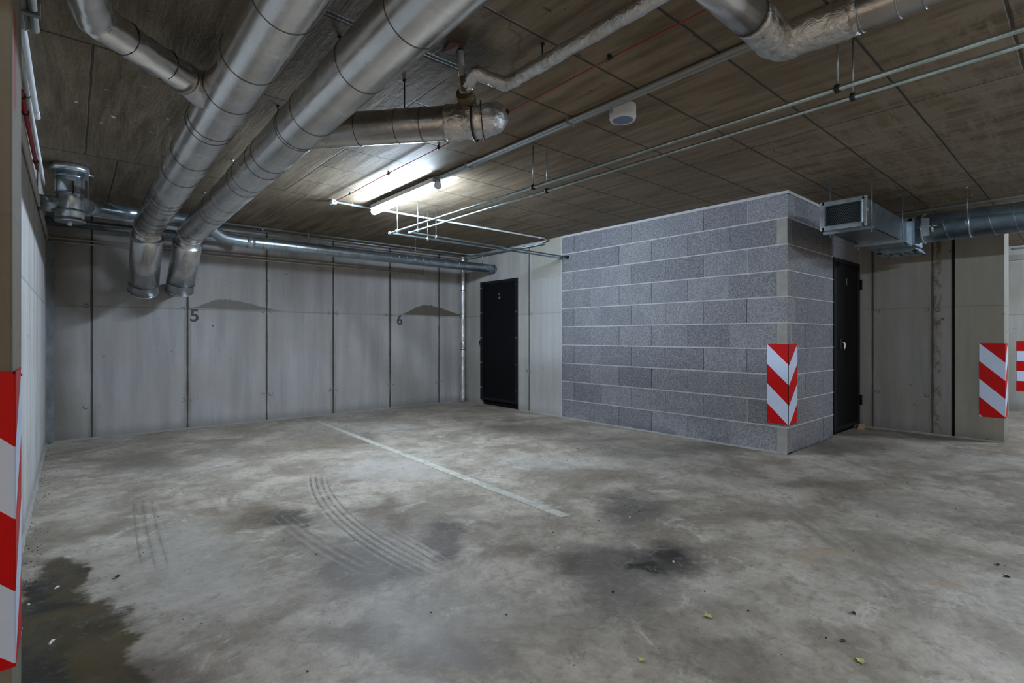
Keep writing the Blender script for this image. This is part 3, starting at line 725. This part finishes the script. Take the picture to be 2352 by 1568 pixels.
# duct E, top right
t = thing('insulated_elbow_duct', 'foil-wrapped duct with a crinkled right-angle elbow at top right', 'duct', (2.15, .84, 2.295))
MB().tube([(1.22, .845, 2.295), (2.01, .845, 2.295)], .066, 44).build('insulation_jacket', M['foil'], t)
MB().tube([(1.89, .845, 2.295), (2.145, .845, 2.295), (2.165, .58, 2.295)], .069, 40, bend=.05, step=.014, amp=.0065, seed=6).build('crinkled_elbow', M['foil_crinkle'], t)
MB().tube([(2.163, .62, 2.295), (2.173, -1.6, 2.295)], .066, 36, step=.03, amp=.0025, seed=1).build('insulation_jacket', M['foil_dull'], t)
bands(t, [((1.88, .845, 2.295), (1, 0, 0))], .0665, w=.005)
bands(t, [((2.165, y_, 2.295), (0, 1, 0)) for y_ in (.57, .46, .39, .31)], .0668, w=.006, mat='galv')

# ---------------------------------------------------------------- galvanised spiral ducts
def helix(parent, p0, p1, r, pitch, mat, name='spiral_seam', w=.0028, seg=14):
    p0, p1 = Vector(p0), Vector(p1); ax = (p1 - p0); L = ax.length; ax.normalize(); up = Vector((0, 0, 1)); N = (up - ax * up.dot(ax)).normalized(); B = ax.cross(N)
    n = int(L / pitch * seg); pts = []
    for i in range(n + 1):
        s_ = L * i / n; a = 2 * math.pi * s_ / pitch; pts.append(p0 + ax * s_ + (N * math.cos(a) + B * math.sin(a)) * (r + .0005))
    m = MB(); m.tube(pts, w, 5); return m.build(name, M[mat], parent)
t = thing('spiral_duct', 'long galvanised spiral duct along the back wall above number 6', 'duct', (1.3, 6.38, 2.2))
MB().tube([(.08, 5.46, 2.19), (.36, 6.33, 2.345), (.47, 6.38, 2.36), (1.06, 6.38, 2.36), (1.27, 6.37, 2.21), (1.45, 6.37, 2.198), (XK, 6.38, 2.196)], .067, 28, bend=.14, step=.12).build('duct_tube', M['galv'], t)
helix(t, (1.5, 6.37, 2.198), (5.1, 6.38, 2.196), .067, .125, 'galv_dark')
MB().cyl((1.50, 6.37, 2.198), (1.58, 6.37, 2.198), .0705, 28).build('coupling', M['galv_bright'], t)
MB().cyl((5.095, 6.38, 2.196), (5.12, 6.38, 2.196), .075, 28).build('wall_flange', M['galv'], t)
t = thing('spiral_pipe', 'thin galvanised pipe low behind the two large ducts', 'pipe', (.5, 7.0, 2.3))
MB().tube([(XL, 7.0, 2.295), (1.45, 7.0, 2.305), (1.62, 6.85, 2.27)], .045, 22, bend=.1).build('pipe_tube', M['galv'], t)
helix(t, (-.2, 7.0, 2.295), (1.35, 7.0, 2.304), .045, .19, 'wire', w=.0018)
# canister at the left ceiling corner
t = thing('condensate_canister', 'shiny galvanised vertical canister with clamp rings in left ceiling corner', 'ventilation canister', (-.015, 5.45, 2.0))
MB().cyl((-.015, 5.45, 2.06), (-.015, 5.45, 2.46), .092, 32).build('canister_body', M['galv_bright'], t)
MB().tube([(-.015, 5.45, 2.44), (-.015, 5.45, 2.495)], .125, 32).build('top_flange', M['galv_bright'], t)
for z in (2.405, 2.27, 2.13): MB().ring((-.015, 5.45, z), (0, 0, 1), .093, .003, .016).build('clamp_ring', M['galv'], t)
MB().cyl((-.015, 5.45, 2.045), (-.015, 5.45, 2.065), .097, 32).build('bottom_cap', M['galv'], t)
MB().cyl((-.015, 5.44, 2.015), (-.015, 5.44, 2.047), .014, 12).build('drain_plug', M['chip'], t)
m = MB(); m.box(.075, .10, 5.37, 5.39, 2.38, 2.43); m.cyl((.095, 5.38, 2.18), (.095, 5.38, 2.42), .004, 8); m.cyl((.07, 5.36, 2.43), (.13, 5.40, 2.43), .008, 8); m.build('clamp_bolt', M['rod'], t)
MB().box(.0, .012, 5.352, 5.36, 2.26, 2.36).build('marker_strip', M['wire'], t)
t2 = MB().cyl((-.20, 5.42, 2.17), (-.08, 5.44, 2.17), .062, 28).build('side_stub', M['galv'], t)
# right spiral duct
t = thing('spiral_duct', 'big galvanised spiral duct passing over the end pier at right', 'duct', (6.45, 1.1, 2.194))
MB().cyl((6.45, 1.22, 2.194), (6.45, -3.0, 2.194), .135, 40).build('duct_tube', M['galv_blue'], t)
helix(t, (6.45, 1.2, 2.194), (6.45, -2.0, 2.194), .135, .16, 'galv_dark', w=.003, seg=22)
MB().ring((6.45, .82, 2.194), (0, 1, 0), .136, .002, .02, 40).build('hanger_strap', M['galv'], t)
MB().ring((6.45, 1.17, 2.194), (0, 1, 0), .136, .008, .02, 40).build('end_collar', M['galv_bright'], t)
m = MB(); m.box(6.29, 6.315, 1.10, 1.16, 2.10, 2.27); m.cyl((6.30, 1.04, 2.19), (6.30, 1.20, 2.19), .006, 8); m.cyl((6.30, 1.08, 2.21), (6.30, 1.08, 2.13), .012, 10); m.build('damper_lever', M['galv_bright'], t)
# vent box
t = thing('vent_box', 'rectangular galvanised vent box with mesh grille below the ceiling', 'vent', (4.9, 1.4, 2.15))
x0, x1 = 4.90, 6.28; ya, yb = 1.262, 1.58; za, zb = 2.035, 2.257
hull = MB(); tt = .004
hull.box(x0, x1, ya, ya + tt, za, zb).box(x0, x1, yb - tt, yb, za, zb).box(x0, x1, ya, yb, za, za + tt).box(x0, x1, ya, yb, zb - tt, zb).box(x1, x1 + .33, ya - .05, yb + .02, za - .01, zb + .03)
hull.build('duct_casing', M['galv_dark'], t)
MB().box(x0 + .03, x0 + .04, ya + .01, yb - .01, za + .01, zb - .01).build('inside_shade_sheet', M['black'], t)  # black sheet standing in for the shade inside the box
fr = MB(); fw = .022
fr.box(x0 - .03, x0, ya - .012, ya + fw, za - .012, zb + .012).box(x0 - .03, x0, yb - fw, yb + .012, za - .012, zb + .012).box(x0 - .03, x0, ya, yb, za - .012, za + fw * .8).box(x0 - .03, x0, ya, yb, zb - fw * .8, zb + .012)
fr.build('front_frame', M['galv_bright'], t, bevel=.003)
fr = MB(); fw = .014; yA, yB, zA, zB = ya + .034, yb - .03, za + .028, zb - .026
fr.box(x0 - .018, x0 - .004, yA - .012, yA, zA - .01, zB + .01).box(x0 - .018, x0 - .004, yB, yB + .012, zA - .01, zB + .01).box(x0 - .018, x0 - .004, yA, yB, zA - .01, zA).box(x0 - .018, x0 - .004, yA, yB, zB, zB + .01)
fr.build('inner_frame', M['galv'], t)
ms = MB(); dy = yB - yA; dz = zB - zA; sp = .0175
k = -int(dz / sp) - 1
while k * sp < dy:
    for sgn in (1, -1):
        # z = sgn*1.35*(y - y0)
        pts = []
        a = k * sp
        ts = [(max(0, a), None), (min(dy, a + dz / 1.35), None)]
        ylo, yhi = max(0, a), min(dy, a + dz / 1.35)
        if yhi - ylo > .003:
            zlo, zhi = (ylo - a) * 1.35, (yhi - a) * 1.35
            if sgn < 0: zlo, zhi = dz - zlo, dz - zhi
            ms.tube([(x0 - .008 + (.002 if sgn > 0 else 0), yA + ylo, zA + zlo), (x0 - .008 + (.002 if sgn > 0 else 0), yA + yhi, zA + zhi)], .0007, 4, cap=False)
    k += 1
ms.build('mesh_grille', M['galv_dark'], t)
for (y, z) in ((ya + .002, za), (yb - .002, za), (ya + .002, zb), (yb - .002, zb)):
    MB().cyl((x0 - .036, y, z), (x0 - .029, y, z), .007, 8).build('corner_bolt', M['rivet'], t)
MB().box(x0 - .02, x0 - .005, ya - .02, ya - .01, 2.14, 2.165).build('side_clip', M['rivet'], t)
MB().box(5.0, 5.03, ya - .03, yb + .03, za - .022, za).build('trapeze_bar', M['galv'], t)
MB().box(5.92, 5.96, ya - .03, yb + .05, za - .026, za).build('trapeze_bar', M['galv'], t)
m = MB(); m.box(x1 - .03, x1, ya - .03, ya, za - .02, zb + .03).box(x1 - .03, x1, ya - .03, yb, zb, zb + .025); m.build('end_flange', M['galv_bright'], t)
rp = MB()
for (x, y) in ((5.0, 1.555), (5.0, 1.25), (5.94, 1.24), (5.94, 1.60)):
    MB().cyl((x + .01, y, H), (x + .01, y, za - .05), .0045, 8).build('threaded_rod', M['rod'], t)
t = thing('ceiling_grille', 'dark flat exhaust grille hanging under the spiral duct beside the vent box', 'vent', (6.6, 1.35, 2.0))
gx0, gx1, gy0, gy1, gz = 6.44, 6.84, 1.22, 1.56, 1.985
MB().box(gx0 + .02, gx1 - .02, gy0 + .02, gy1 - .02, gz + .012, 2.03).build('grille_box', M['galv_dark'], t)
m = MB(); m.box(gx0, gx1, gy0, gy0 + .04, gz, gz + .014).box(gx0, gx1, gy1 - .04, gy1, gz, gz + .014).box(gx0, gx0 + .04, gy0, gy1, gz, gz + .014).box(gx1 - .04, gx1, gy0, gy1, gz, gz + .014); m.build('grille_frame', M['galv_dark'], t, bevel=.002)
for k in range(5): MB().box(gx0 + .04, gx1 - .04, gy0 + .06 + k * .07, gy0 + .075 + k * .07, gz + .002, gz + .008).build('slat', M['galv'], t)

# ---------------------------------------------------------------- ceiling pipes and conduits
def pipe(name, label, path, r, mat, cat='pipe', bend=None, part='pipe_tube', n=12):
    t = thing(name, label, cat, path[0]); MB().tube(path, r, n, bend=bend).build(part, M[mat], t); return t
def clip_on(t, p, ax, r, mat='wire', name='pipe_clip'):
    c = Vector(p); ax = Vector(ax)
    m = MB(); m.ring(c, ax, r, .003, .014, 14); m.box(c.x - .006, c.x + .006, c.y - .006, c.y + .006, c.z, H); return m.build(name, M[mat], t)
p1 = pipe('heating_pipe', 'hanging zinc pipe, the outer of two, turning toward the block wall', [(2.52, -2.5, 2.2), (2.52, 4.87, 2.2), (XK, 4.89, 2.2)], .0105, 'pipe_green', bend=.03)
MB().cyl((2.50, 4.87, 2.2), (2.545, 4.87, 2.2), .015, 12).build('elbow_fitting', M['galv_bright'], p1)
MB().cyl((5.08, 4.885, 2.2), (5.12, 4.885, 2.2), .022, 12).build('wall_rosette', M['galv_dark'], p1)
p2 = pipe('heating_pipe', 'hanging zinc pipe, the inner of two, nearer the block wall', [(2.66, -2.5, 2.2), (2.66, 4.70, 2.2), (XK, 4.77, 2.2)], .0095, 'pipe_green', bend=.03)
MB().cyl((2.64, 4.70, 2.2), (2.68, 4.70, 2.2), .014, 12).build('elbow_fitting', M['galv_bright'], p2)
MB().cyl((5.08, 4.77, 2.2), (5.12, 4.77, 2.2), .022, 12).build('wall_rosette', M['wire'], p2)
def hanger(x, y, z, ax, label, r=.011, mat='wire', rodr=.004):
    t = thing('pipe_hanger', label, 'pipe hanger', (x, y, H), 'rod hangers of the ceiling pipes')
    MB().cyl((x, y, H), (x, y, z + r), rodr, 8).build('threaded_rod', M['rod'] if mat != 'wire' else M['rod'], t)
    MB().ring((x, y, z), ax, r, .008, .018, 16).build('rubber_clamp', M[mat], t)
    return t
hanger(2.52, 2.69, 2.2, (0, 1, 0), 'rod hanger on outer zinc pipe, right of the lit lamp')
hanger(2.66, 2.69, 2.2, (0, 1, 0), 'rod hanger on inner zinc pipe, right of the lit lamp')
hanger(2.52, .755, 2.2, (0, 1, 0), 'rod hanger on outer zinc pipe under the elbow duct')
hanger(2.66, .735, 2.2, (0, 1, 0), 'rod hanger on inner zinc pipe under the elbow duct')
hanger(2.52, 4.72, 2.2, (0, 1, 0), 'bright rod hanger on outer zinc pipe just before its bend', mat='galv_bright')
hanger(2.66, 4.55, 2.2, (0, 1, 0), 'bright rod hanger on inner zinc pipe just before its bend', mat='galv_bright')
hanger(2.97, 4.873, 2.2, (1, 0, 0), 'bright rod hanger on outer zinc pipe just past its bend', mat='galv_bright')
hanger(2.98, 4.713, 2.2, (1, 0, 0), 'bright rod hanger on inner zinc pipe just past its bend', mat='galv_bright')
def rod(x, y, z, label, r=.004, mat='rod'):
    t = thing('hanger_rod', label, 'hanger rod', (x, y, H), 'plain rods holding the ducts')
    MB().cyl((x, y, H), (x, y, z), r, 8).build('threaded_rod', M[mat], t); MB().cyl((x, y, H), (x, y, H - .012), r * 2.4, 8).build('anchor_sleeve', M[mat], t); return t
rod(.93, 2.29, 2.38, 'dark rod above the right large duct, nearest the camera', mat='wire')
rod(.93, 3.22, 2.37, 'dark rod above the right large duct, second nearest', mat='wire')
rod(.945, 4.43, 2.35, 'thin rod above the right large duct, third from the camera')
rod(.955, 5.6, 2.33, 'thin rod above the right large duct, farthest from camera')
rod(1.352, 2.453, 2.33, 'dark rod holding the short dark foil branch duct', mat='wire')
rod(1.672, 1.72, 2.42, 'dark rod holding the thin crinkled foil pipe', mat='wire')
rod(2.20, 6.38, 2.26, 'thin bright rod holding the long spiral duct at its middle')
rod(3.69, 6.38, 2.26, 'thin bright rod holding the long spiral duct above number 6')
rod(4.90, 6.40, 2.25, 'short rod holding the long spiral duct near its wall end')
rod(6.24, .82, 2.18, 'bright rod on near side of the big right spiral duct')
rod(6.64, .84, 2.18, 'bright rod on far side of the big right spiral duct')
# paired pipes along the back wall
for k, (z, lab) in enumerate(((2.475, 'upper thin pipe of the pair behind the long spiral duct'), (2.435, 'lower thin pipe of the pair behind the long spiral duct'))):
    t = pipe('thin_pipe', lab, [(1.0, 6.86 - k * .0, z), (4.95, 6.86, z - .005), (5.085 - k * .02, 6.7, z), (5.085 - k * .02, 5.2, z)], .0095, 'galv_dark' if k else 'conduit', bend=.05)
    for x in (1.8, 3.9): clip_on(t, (x, 6.86, z), (1, 0, 0), .0095, 'galv_dark')
# electric conduits
t = thing('conduit', 'double grey conduit leading along ceiling to the lit lamp', 'conduit', (2.39, 3.7, 2.48))
for dx in (-.016, .016): MB().cyl((2.392 + dx, 3.72, 2.482), (2.40 + dx, -2.5, 2.482), .0135, 12).build('conduit_tube', M['conduit'], t)
for y in (.95, 2.20, 3.3): MB().box(2.36, 2.43, y, y + .015, 2.465, H).build('saddle', M['conduit'], t)
t = pipe('conduit', 'white conduit from the junction box across ceiling to block wall', [(2.03, 5.09, 2.485), (4.99, 5.09, 2.485), (5.06, 5.13, 2.47), (5.09, 5.25, 2.46), (5.09, 6.5, 2.46)], .0105, 'conduit_white', 'conduit', bend=.04)
for x in (2.2, 3.05, 3.95, 4.9): clip_on(t, (x, 5.09, 2.485), (1, 0, 0), .0105, 'conduit_white')
t = thing('junction_box', 'small white junction box on ceiling at the end of red cable', 'junction box', (2.0, 5.1, 2.48))
MB().box(1.972, 2.028, 5.06, 5.12, 2.462, H).build('box_body', M['white_plastic'], t, bevel=.005); MB().box(1.976, 2.024, 5.064, 5.116, 2.458, 2.463).build('box_lid', M['white_plastic'], t)
t = pipe('red_cable', 'thin red fire alarm cable clipped along the ceiling', [(2.02, -1.5, 2.478), (1.985, 1.575, 2.478), (2.003, 2.368, 2.482), (1.998, 3.133, 2.478), (1.996, 3.9, 2.482), (2.003, 4.692, 2.478), (2.0, 5.06, 2.48)], .0038, 'red', 'cable', n=8)
for y in (1.575, 2.368, 3.133, 3.9, 4.69):
    m = MB(); x = 1.985 if y < 2 else 2.0; m.cyl((x - .004, y - .02, 2.478), (x + .004, y + .02, 2.478), .008, 8); m.box(x - .006, x + .006, y - .006, y + .006, 2.478, H); m.build('cable_clip', M['wire'], t)
# left wall conduits
t = pipe('conduit', 'white conduit at the top of the left wall, upper and shorter one', [(-.165, 2.3, 2.482), (-.165, 4.3, 2.482)], .013, 'conduit_white', 'conduit')
MB().cyl((-.165, 4.20, 2.482), (-.165, 4.32, 2.482), .016, 12).build('end_socket', M['conduit_white'], t)
t = pipe('conduit', 'white conduit along the left wall, lower and longer one', [(-.18, 2.3, 2.40), (-.178, 5.25, 2.385), (-.17, 5.40, 2.30)], .012, 'conduit_white', 'conduit', bend=.06)
for y in (3.7, 4.8): MB().ring((-.18, y, 2.393), (0, 1, 0), .012, .004, .02, 14).build('pipe_clip', M['conduit'], t)
t = pipe('red_pipe', 'short red pipe under the white conduits on left wall', [(-.19, 3.42, 2.315), (-.19, 4.95, 2.315)], .011, 'red_pipe')
for y in (3.5, 3.75, 4.75): MB().ring((-.19, y, 2.315), (0, 1, 0), .011, .005, .02, 12).build('pipe_clip', M['wire'], t)
t = thing('cable_rail', 'double metal rail along the left wall and back wall', 'rail', (XL, 5, 2.14))
for z in (2.122, 2.160):
    MB().tube([(XL + .014, 2.25, z + .04), (XL + .014, YB - .02, z)], .0105, 8).build('rail_bar', M['rail'], t)
    MB().tube([(XL + .014, YB - .014, z), (4.32 - (z - 2.128) * 2, YB - .014, z)], .0095, 8).build('rail_bar', M['rail'], t)
MB().box(4.30, 4.325, YB - .025, YB - .003, 2.12, 2.20).build('rail_end', M['conduit'], t)
t = thing('conduit', 'grey twin conduit stub at the top left ceiling corner', 'conduit', (-.13, 3, 2.45))
for dx in (0, .032): MB().cyl((-.155 + dx, 2.0, 2.462), (-.155 + dx, 3.05, 2.462), .015, 12).build('conduit_tube', M['conduit'], t)
MB().box(-.185, -.10, 2.86, 2.885, 2.44, H).build('saddle', M['conduit'], t)
# corner riser
t = thing('insulated_riser', 'shiny foil-wrapped riser pipe standing in the far corner', 'pipe', (5.03, 7.12, 0))
MB().tube([(5.035, 7.12, 0.0), (5.035, 7.12, 2.42), (5.035, 7.12, 2.49)], .043, 24, step=.04, amp=.0035, seed=12).build('foil_wrap', M['foil_crinkle'], t)
for z in (.9, 1.9): MB().ring((5.035, 7.12, z), (0, 0, 1), .044, .002, .01).build('band', M['band'], t)
# detector
t = thing('smoke_detector', 'round white ceiling sensor with blue-grey lens beside the conduit', 'sensor', (2.49, 1.875, 2.5))
MB().tube([(2.49, 1.875, H), (2.49, 1.875, 2.43), (2.49, 1.875, 2.418)], .078, 40).build('sensor_body', M['white_plastic'], t, bevel=.006)
MB().torus((2.49, 1.875, 2.418), (0, 0, 1), .066, .008, 40, 8).build('sensor_rim', M['white_plastic'], t)
MB().cyl((2.49, 1.875, 2.417), (2.49, 1.875, 2.412), .058, 36).build('lens', M['lens'], t)
MB().cyl((2.425, 1.90, 2.455), (2.408, 1.905, 2.455), .012, 10).build('cable_gland', M['conduit'], t)
# far details
tag(MB().cyl((10.88, .9, 2.455), (10.88, -3, 2.455), .012, 10).build('conduit', M['conduit_white']), 'thin white conduit high on the far pale wall', 'conduit')
tag(MB().cyl((6.98, 1.55, 2.483), (6.98, -3, 2.483), .014, 10).build('conduit', M['conduit']), 'pale conduit on ceiling above the big right spiral duct', 'conduit')
tag(MB().box(10.86, 10.9, -3, 2.9, 2.28, 2.36).build('shade_strip', M['wall_right']), 'added dark strip standing in for shade under the ceiling of the far wall', 'trim', kind='structure')  # no real ledge: dark strip added for the shading high on the wall

# ---------------------------------------------------------------- lamps
def tube_lamp(x, y0, y1, label):
    L = y1 - y0; t = thing('tube_lamp', label, 'lamp', (x, y0, H))
    MB().box(x - .045, x + .035, y0 + .01, y1 - .01, 2.432, 2.475).build('housing', M['housing'], t, bevel=.008)
    MB().cyl((x, y0 + .02, 2.408), (x, y1 - .02, 2.408), .030, 24).build('lit_diffuser', M['tube'], t)
    for y in (y0, y1 - .022): MB().cyl((x, y, 2.41), (x, y + .022, 2.41), .033, 20).build('end_cap', M['white_plastic'], t)
    for y in (y0 + .12, y1 - .15): MB().box(x - .02, x + .02, y, y + .02, 2.47, H).build('bracket', M['conduit'], t)
    return t
lamp = tube_lamp(2.36, 3.70, 4.94, 'lit white fluorescent tube lamp under the ceiling')
dup(lamp, (2.36, -2.3, H), 'lit tube lamp in line behind the camera')
dup(lamp, (8.5, -1.7, H), 'lit tube lamp in the passage right of the pier')

# ---------------------------------------------------------------- floor things
m = MB(); nseg = 60; vs = []; fs = []
for i in range(nseg + 1):
    k = i / nseg; y = 6.76 + (2.185 - 6.76) * k; xl = 2.408 + (2.293 - 2.408) * k; xr = 2.477 + (2.367 - 2.477) * k
    j = .004 * noise.noise(Vector((0, y * 7, 0))); vs += [(xl + j, y + .01, .0022), (xr + j, y, .0022), (xr + j, y, 0), (xl + j, y + .01, 0)]
for i in range(nseg):
    a = i * 4
    for q in range(4): fs.append((a + q, a + (q + 1) % 4, a + 4 + (q + 1) % 4, a + 4 + q))
fs += [(0, 3, 2, 1), (nseg * 4, nseg * 4 + 1, nseg * 4 + 2, nseg * 4 + 3)]
m.add(vs, fs); tag(m.build('parking_line', M['paint']), 'worn white painted line between parking bays on the floor', 'parking line')
def leaf(x, y, s_, rot, label, mat, lift=.35, grp=None):
    pts = [(0, -.5), (.22, -.42), (.42, -.12), (.30, .10), (.46, .34), (.12, .30), (0, .56), (-.14, .28), (-.42, .30), (-.28, .06), (-.40, -.2), (-.2, -.4)]
    vs = []
    for (a, b) in pts:
        z = .003 + abs(a) * s_ * lift; c_, s2 = math.cos(rot), math.sin(rot); vs.append(((a * c_ - b * s2) * s_, (a * s2 + b * c_) * s_, z))
    vs.append((0, 0, .002)); n = len(pts); fs = [(i, (i + 1) % n, n) for i in range(n)]
    o0 = len(vs); vs += [(p[0], p[1], p[2] + .0008) for p in vs[:]]; fs += [((i + 1) % n + o0, i + o0, n + o0) for i in range(n)]
    mm = MB().add(vs, fs); o = mm.build('fallen_leaf', M[mat]); o.location = (x, y, 0); return tag(o, label, 'leaf', grp)
leaf(1.926, 1.035, .035, .3, 'pale yellow leaf on floor, farthest of the three yellow ones', 'leaf')
leaf(1.494, 1.043, .026, 1.2, 'small yellow leaf on floor near bottom centre edge', 'leaf')
leaf(2.062, .547, .034, 2.2, 'pale yellow leaf on floor near the bottom right', 'leaf')
leaf(2.390, .660, .022, 2.6, 'dark curled leaf on floor, upper of two dark bits at right', 'leaf_dark', 1.0)
leaf(2.148, .624, .022, 1.0, 'dark flat leaf on floor, lower of two dark bits at right', 'leaf_dark', .6)
leaf(3.437, .340, .026, 2.0, 'dark narrow leaf at the right edge of the floor', 'leaf_dark', .6)
leaf(3.298, .294, .028, .4, 'brown leaf at right floor edge below the dark narrow one', 'leaf_dark', .6)
leaf(.156, 3.003, .026, .4, 'dark leaf scrap on floor beside the wet stain', 'leaf_dark', .6)
def bit(x, y, sx, sy, rot, label, mat):
    m = MB(); m.add([(-sx, -sy, 0), (sx, -sy * .6, 0), (sx * .8, sy, 0), (-sx * .6, sy * .7, 0), (-sx * .7, -sy * .6, .005), (sx * .7, -sy * .4, .004), (sx * .5, sy * .6, .005), (-sx * .4, sy * .4, .004)],
        [(3, 2, 1, 0), (4, 5, 6, 7), (0, 1, 5, 4), (1, 2, 6, 5), (2, 3, 7, 6), (3, 0, 4, 7)])
    o = m.build('floor_debris', M[mat]); o.location = (x, y, 0); o.rotation_euler = (0, 0, rot); return tag(o, label, 'debris')
bit(-.139, 2.942, .006, .006, .2, 'tiny white chip on the wet stain by the pillar', 'chip')
bit(-.053, 3.06, .014, .006, .7, 'white flake on the upper part of the wet stain', 'chip')
bit(-.059, 2.527, .020, .006, 1.1, 'slender white splinter on the lower part of wet stain', 'chip')
bit(2.27, 1.40, .009, .006, .4, 'white pebble on the dark central oil stain', 'chip')
bit(1.801, 1.408, .010, .006, 0, 'black crumb on the dark central stain', 'grit')
bit(2.62, 1.92, .006, .005, 0, 'small white pebble on the upper edge of the central stain', 'chip')
m = MB(); rnd = random.Random(3)
for k in range(330):
    x = rnd.uniform(-.15, 5.0); y = rnd.uniform(.3, 7.0)
    if k < 120: x = XL + .02 + abs(rnd.gauss(0, .05)); y = rnd.uniform(2.3, 7)
    s_ = rnd.uniform(.001, .0032); m.box(x - s_, x + s_, y - s_ * rnd.uniform(.5, 1.3), y + s_, 0, s_)
tag(m.build('floor_grit', M['grit']), 'fine dark grit scattered over the concrete floor', 'grit', kind='stuff')

for o in bpy.data.objects:
    if '_loc' in o: del o['_loc']
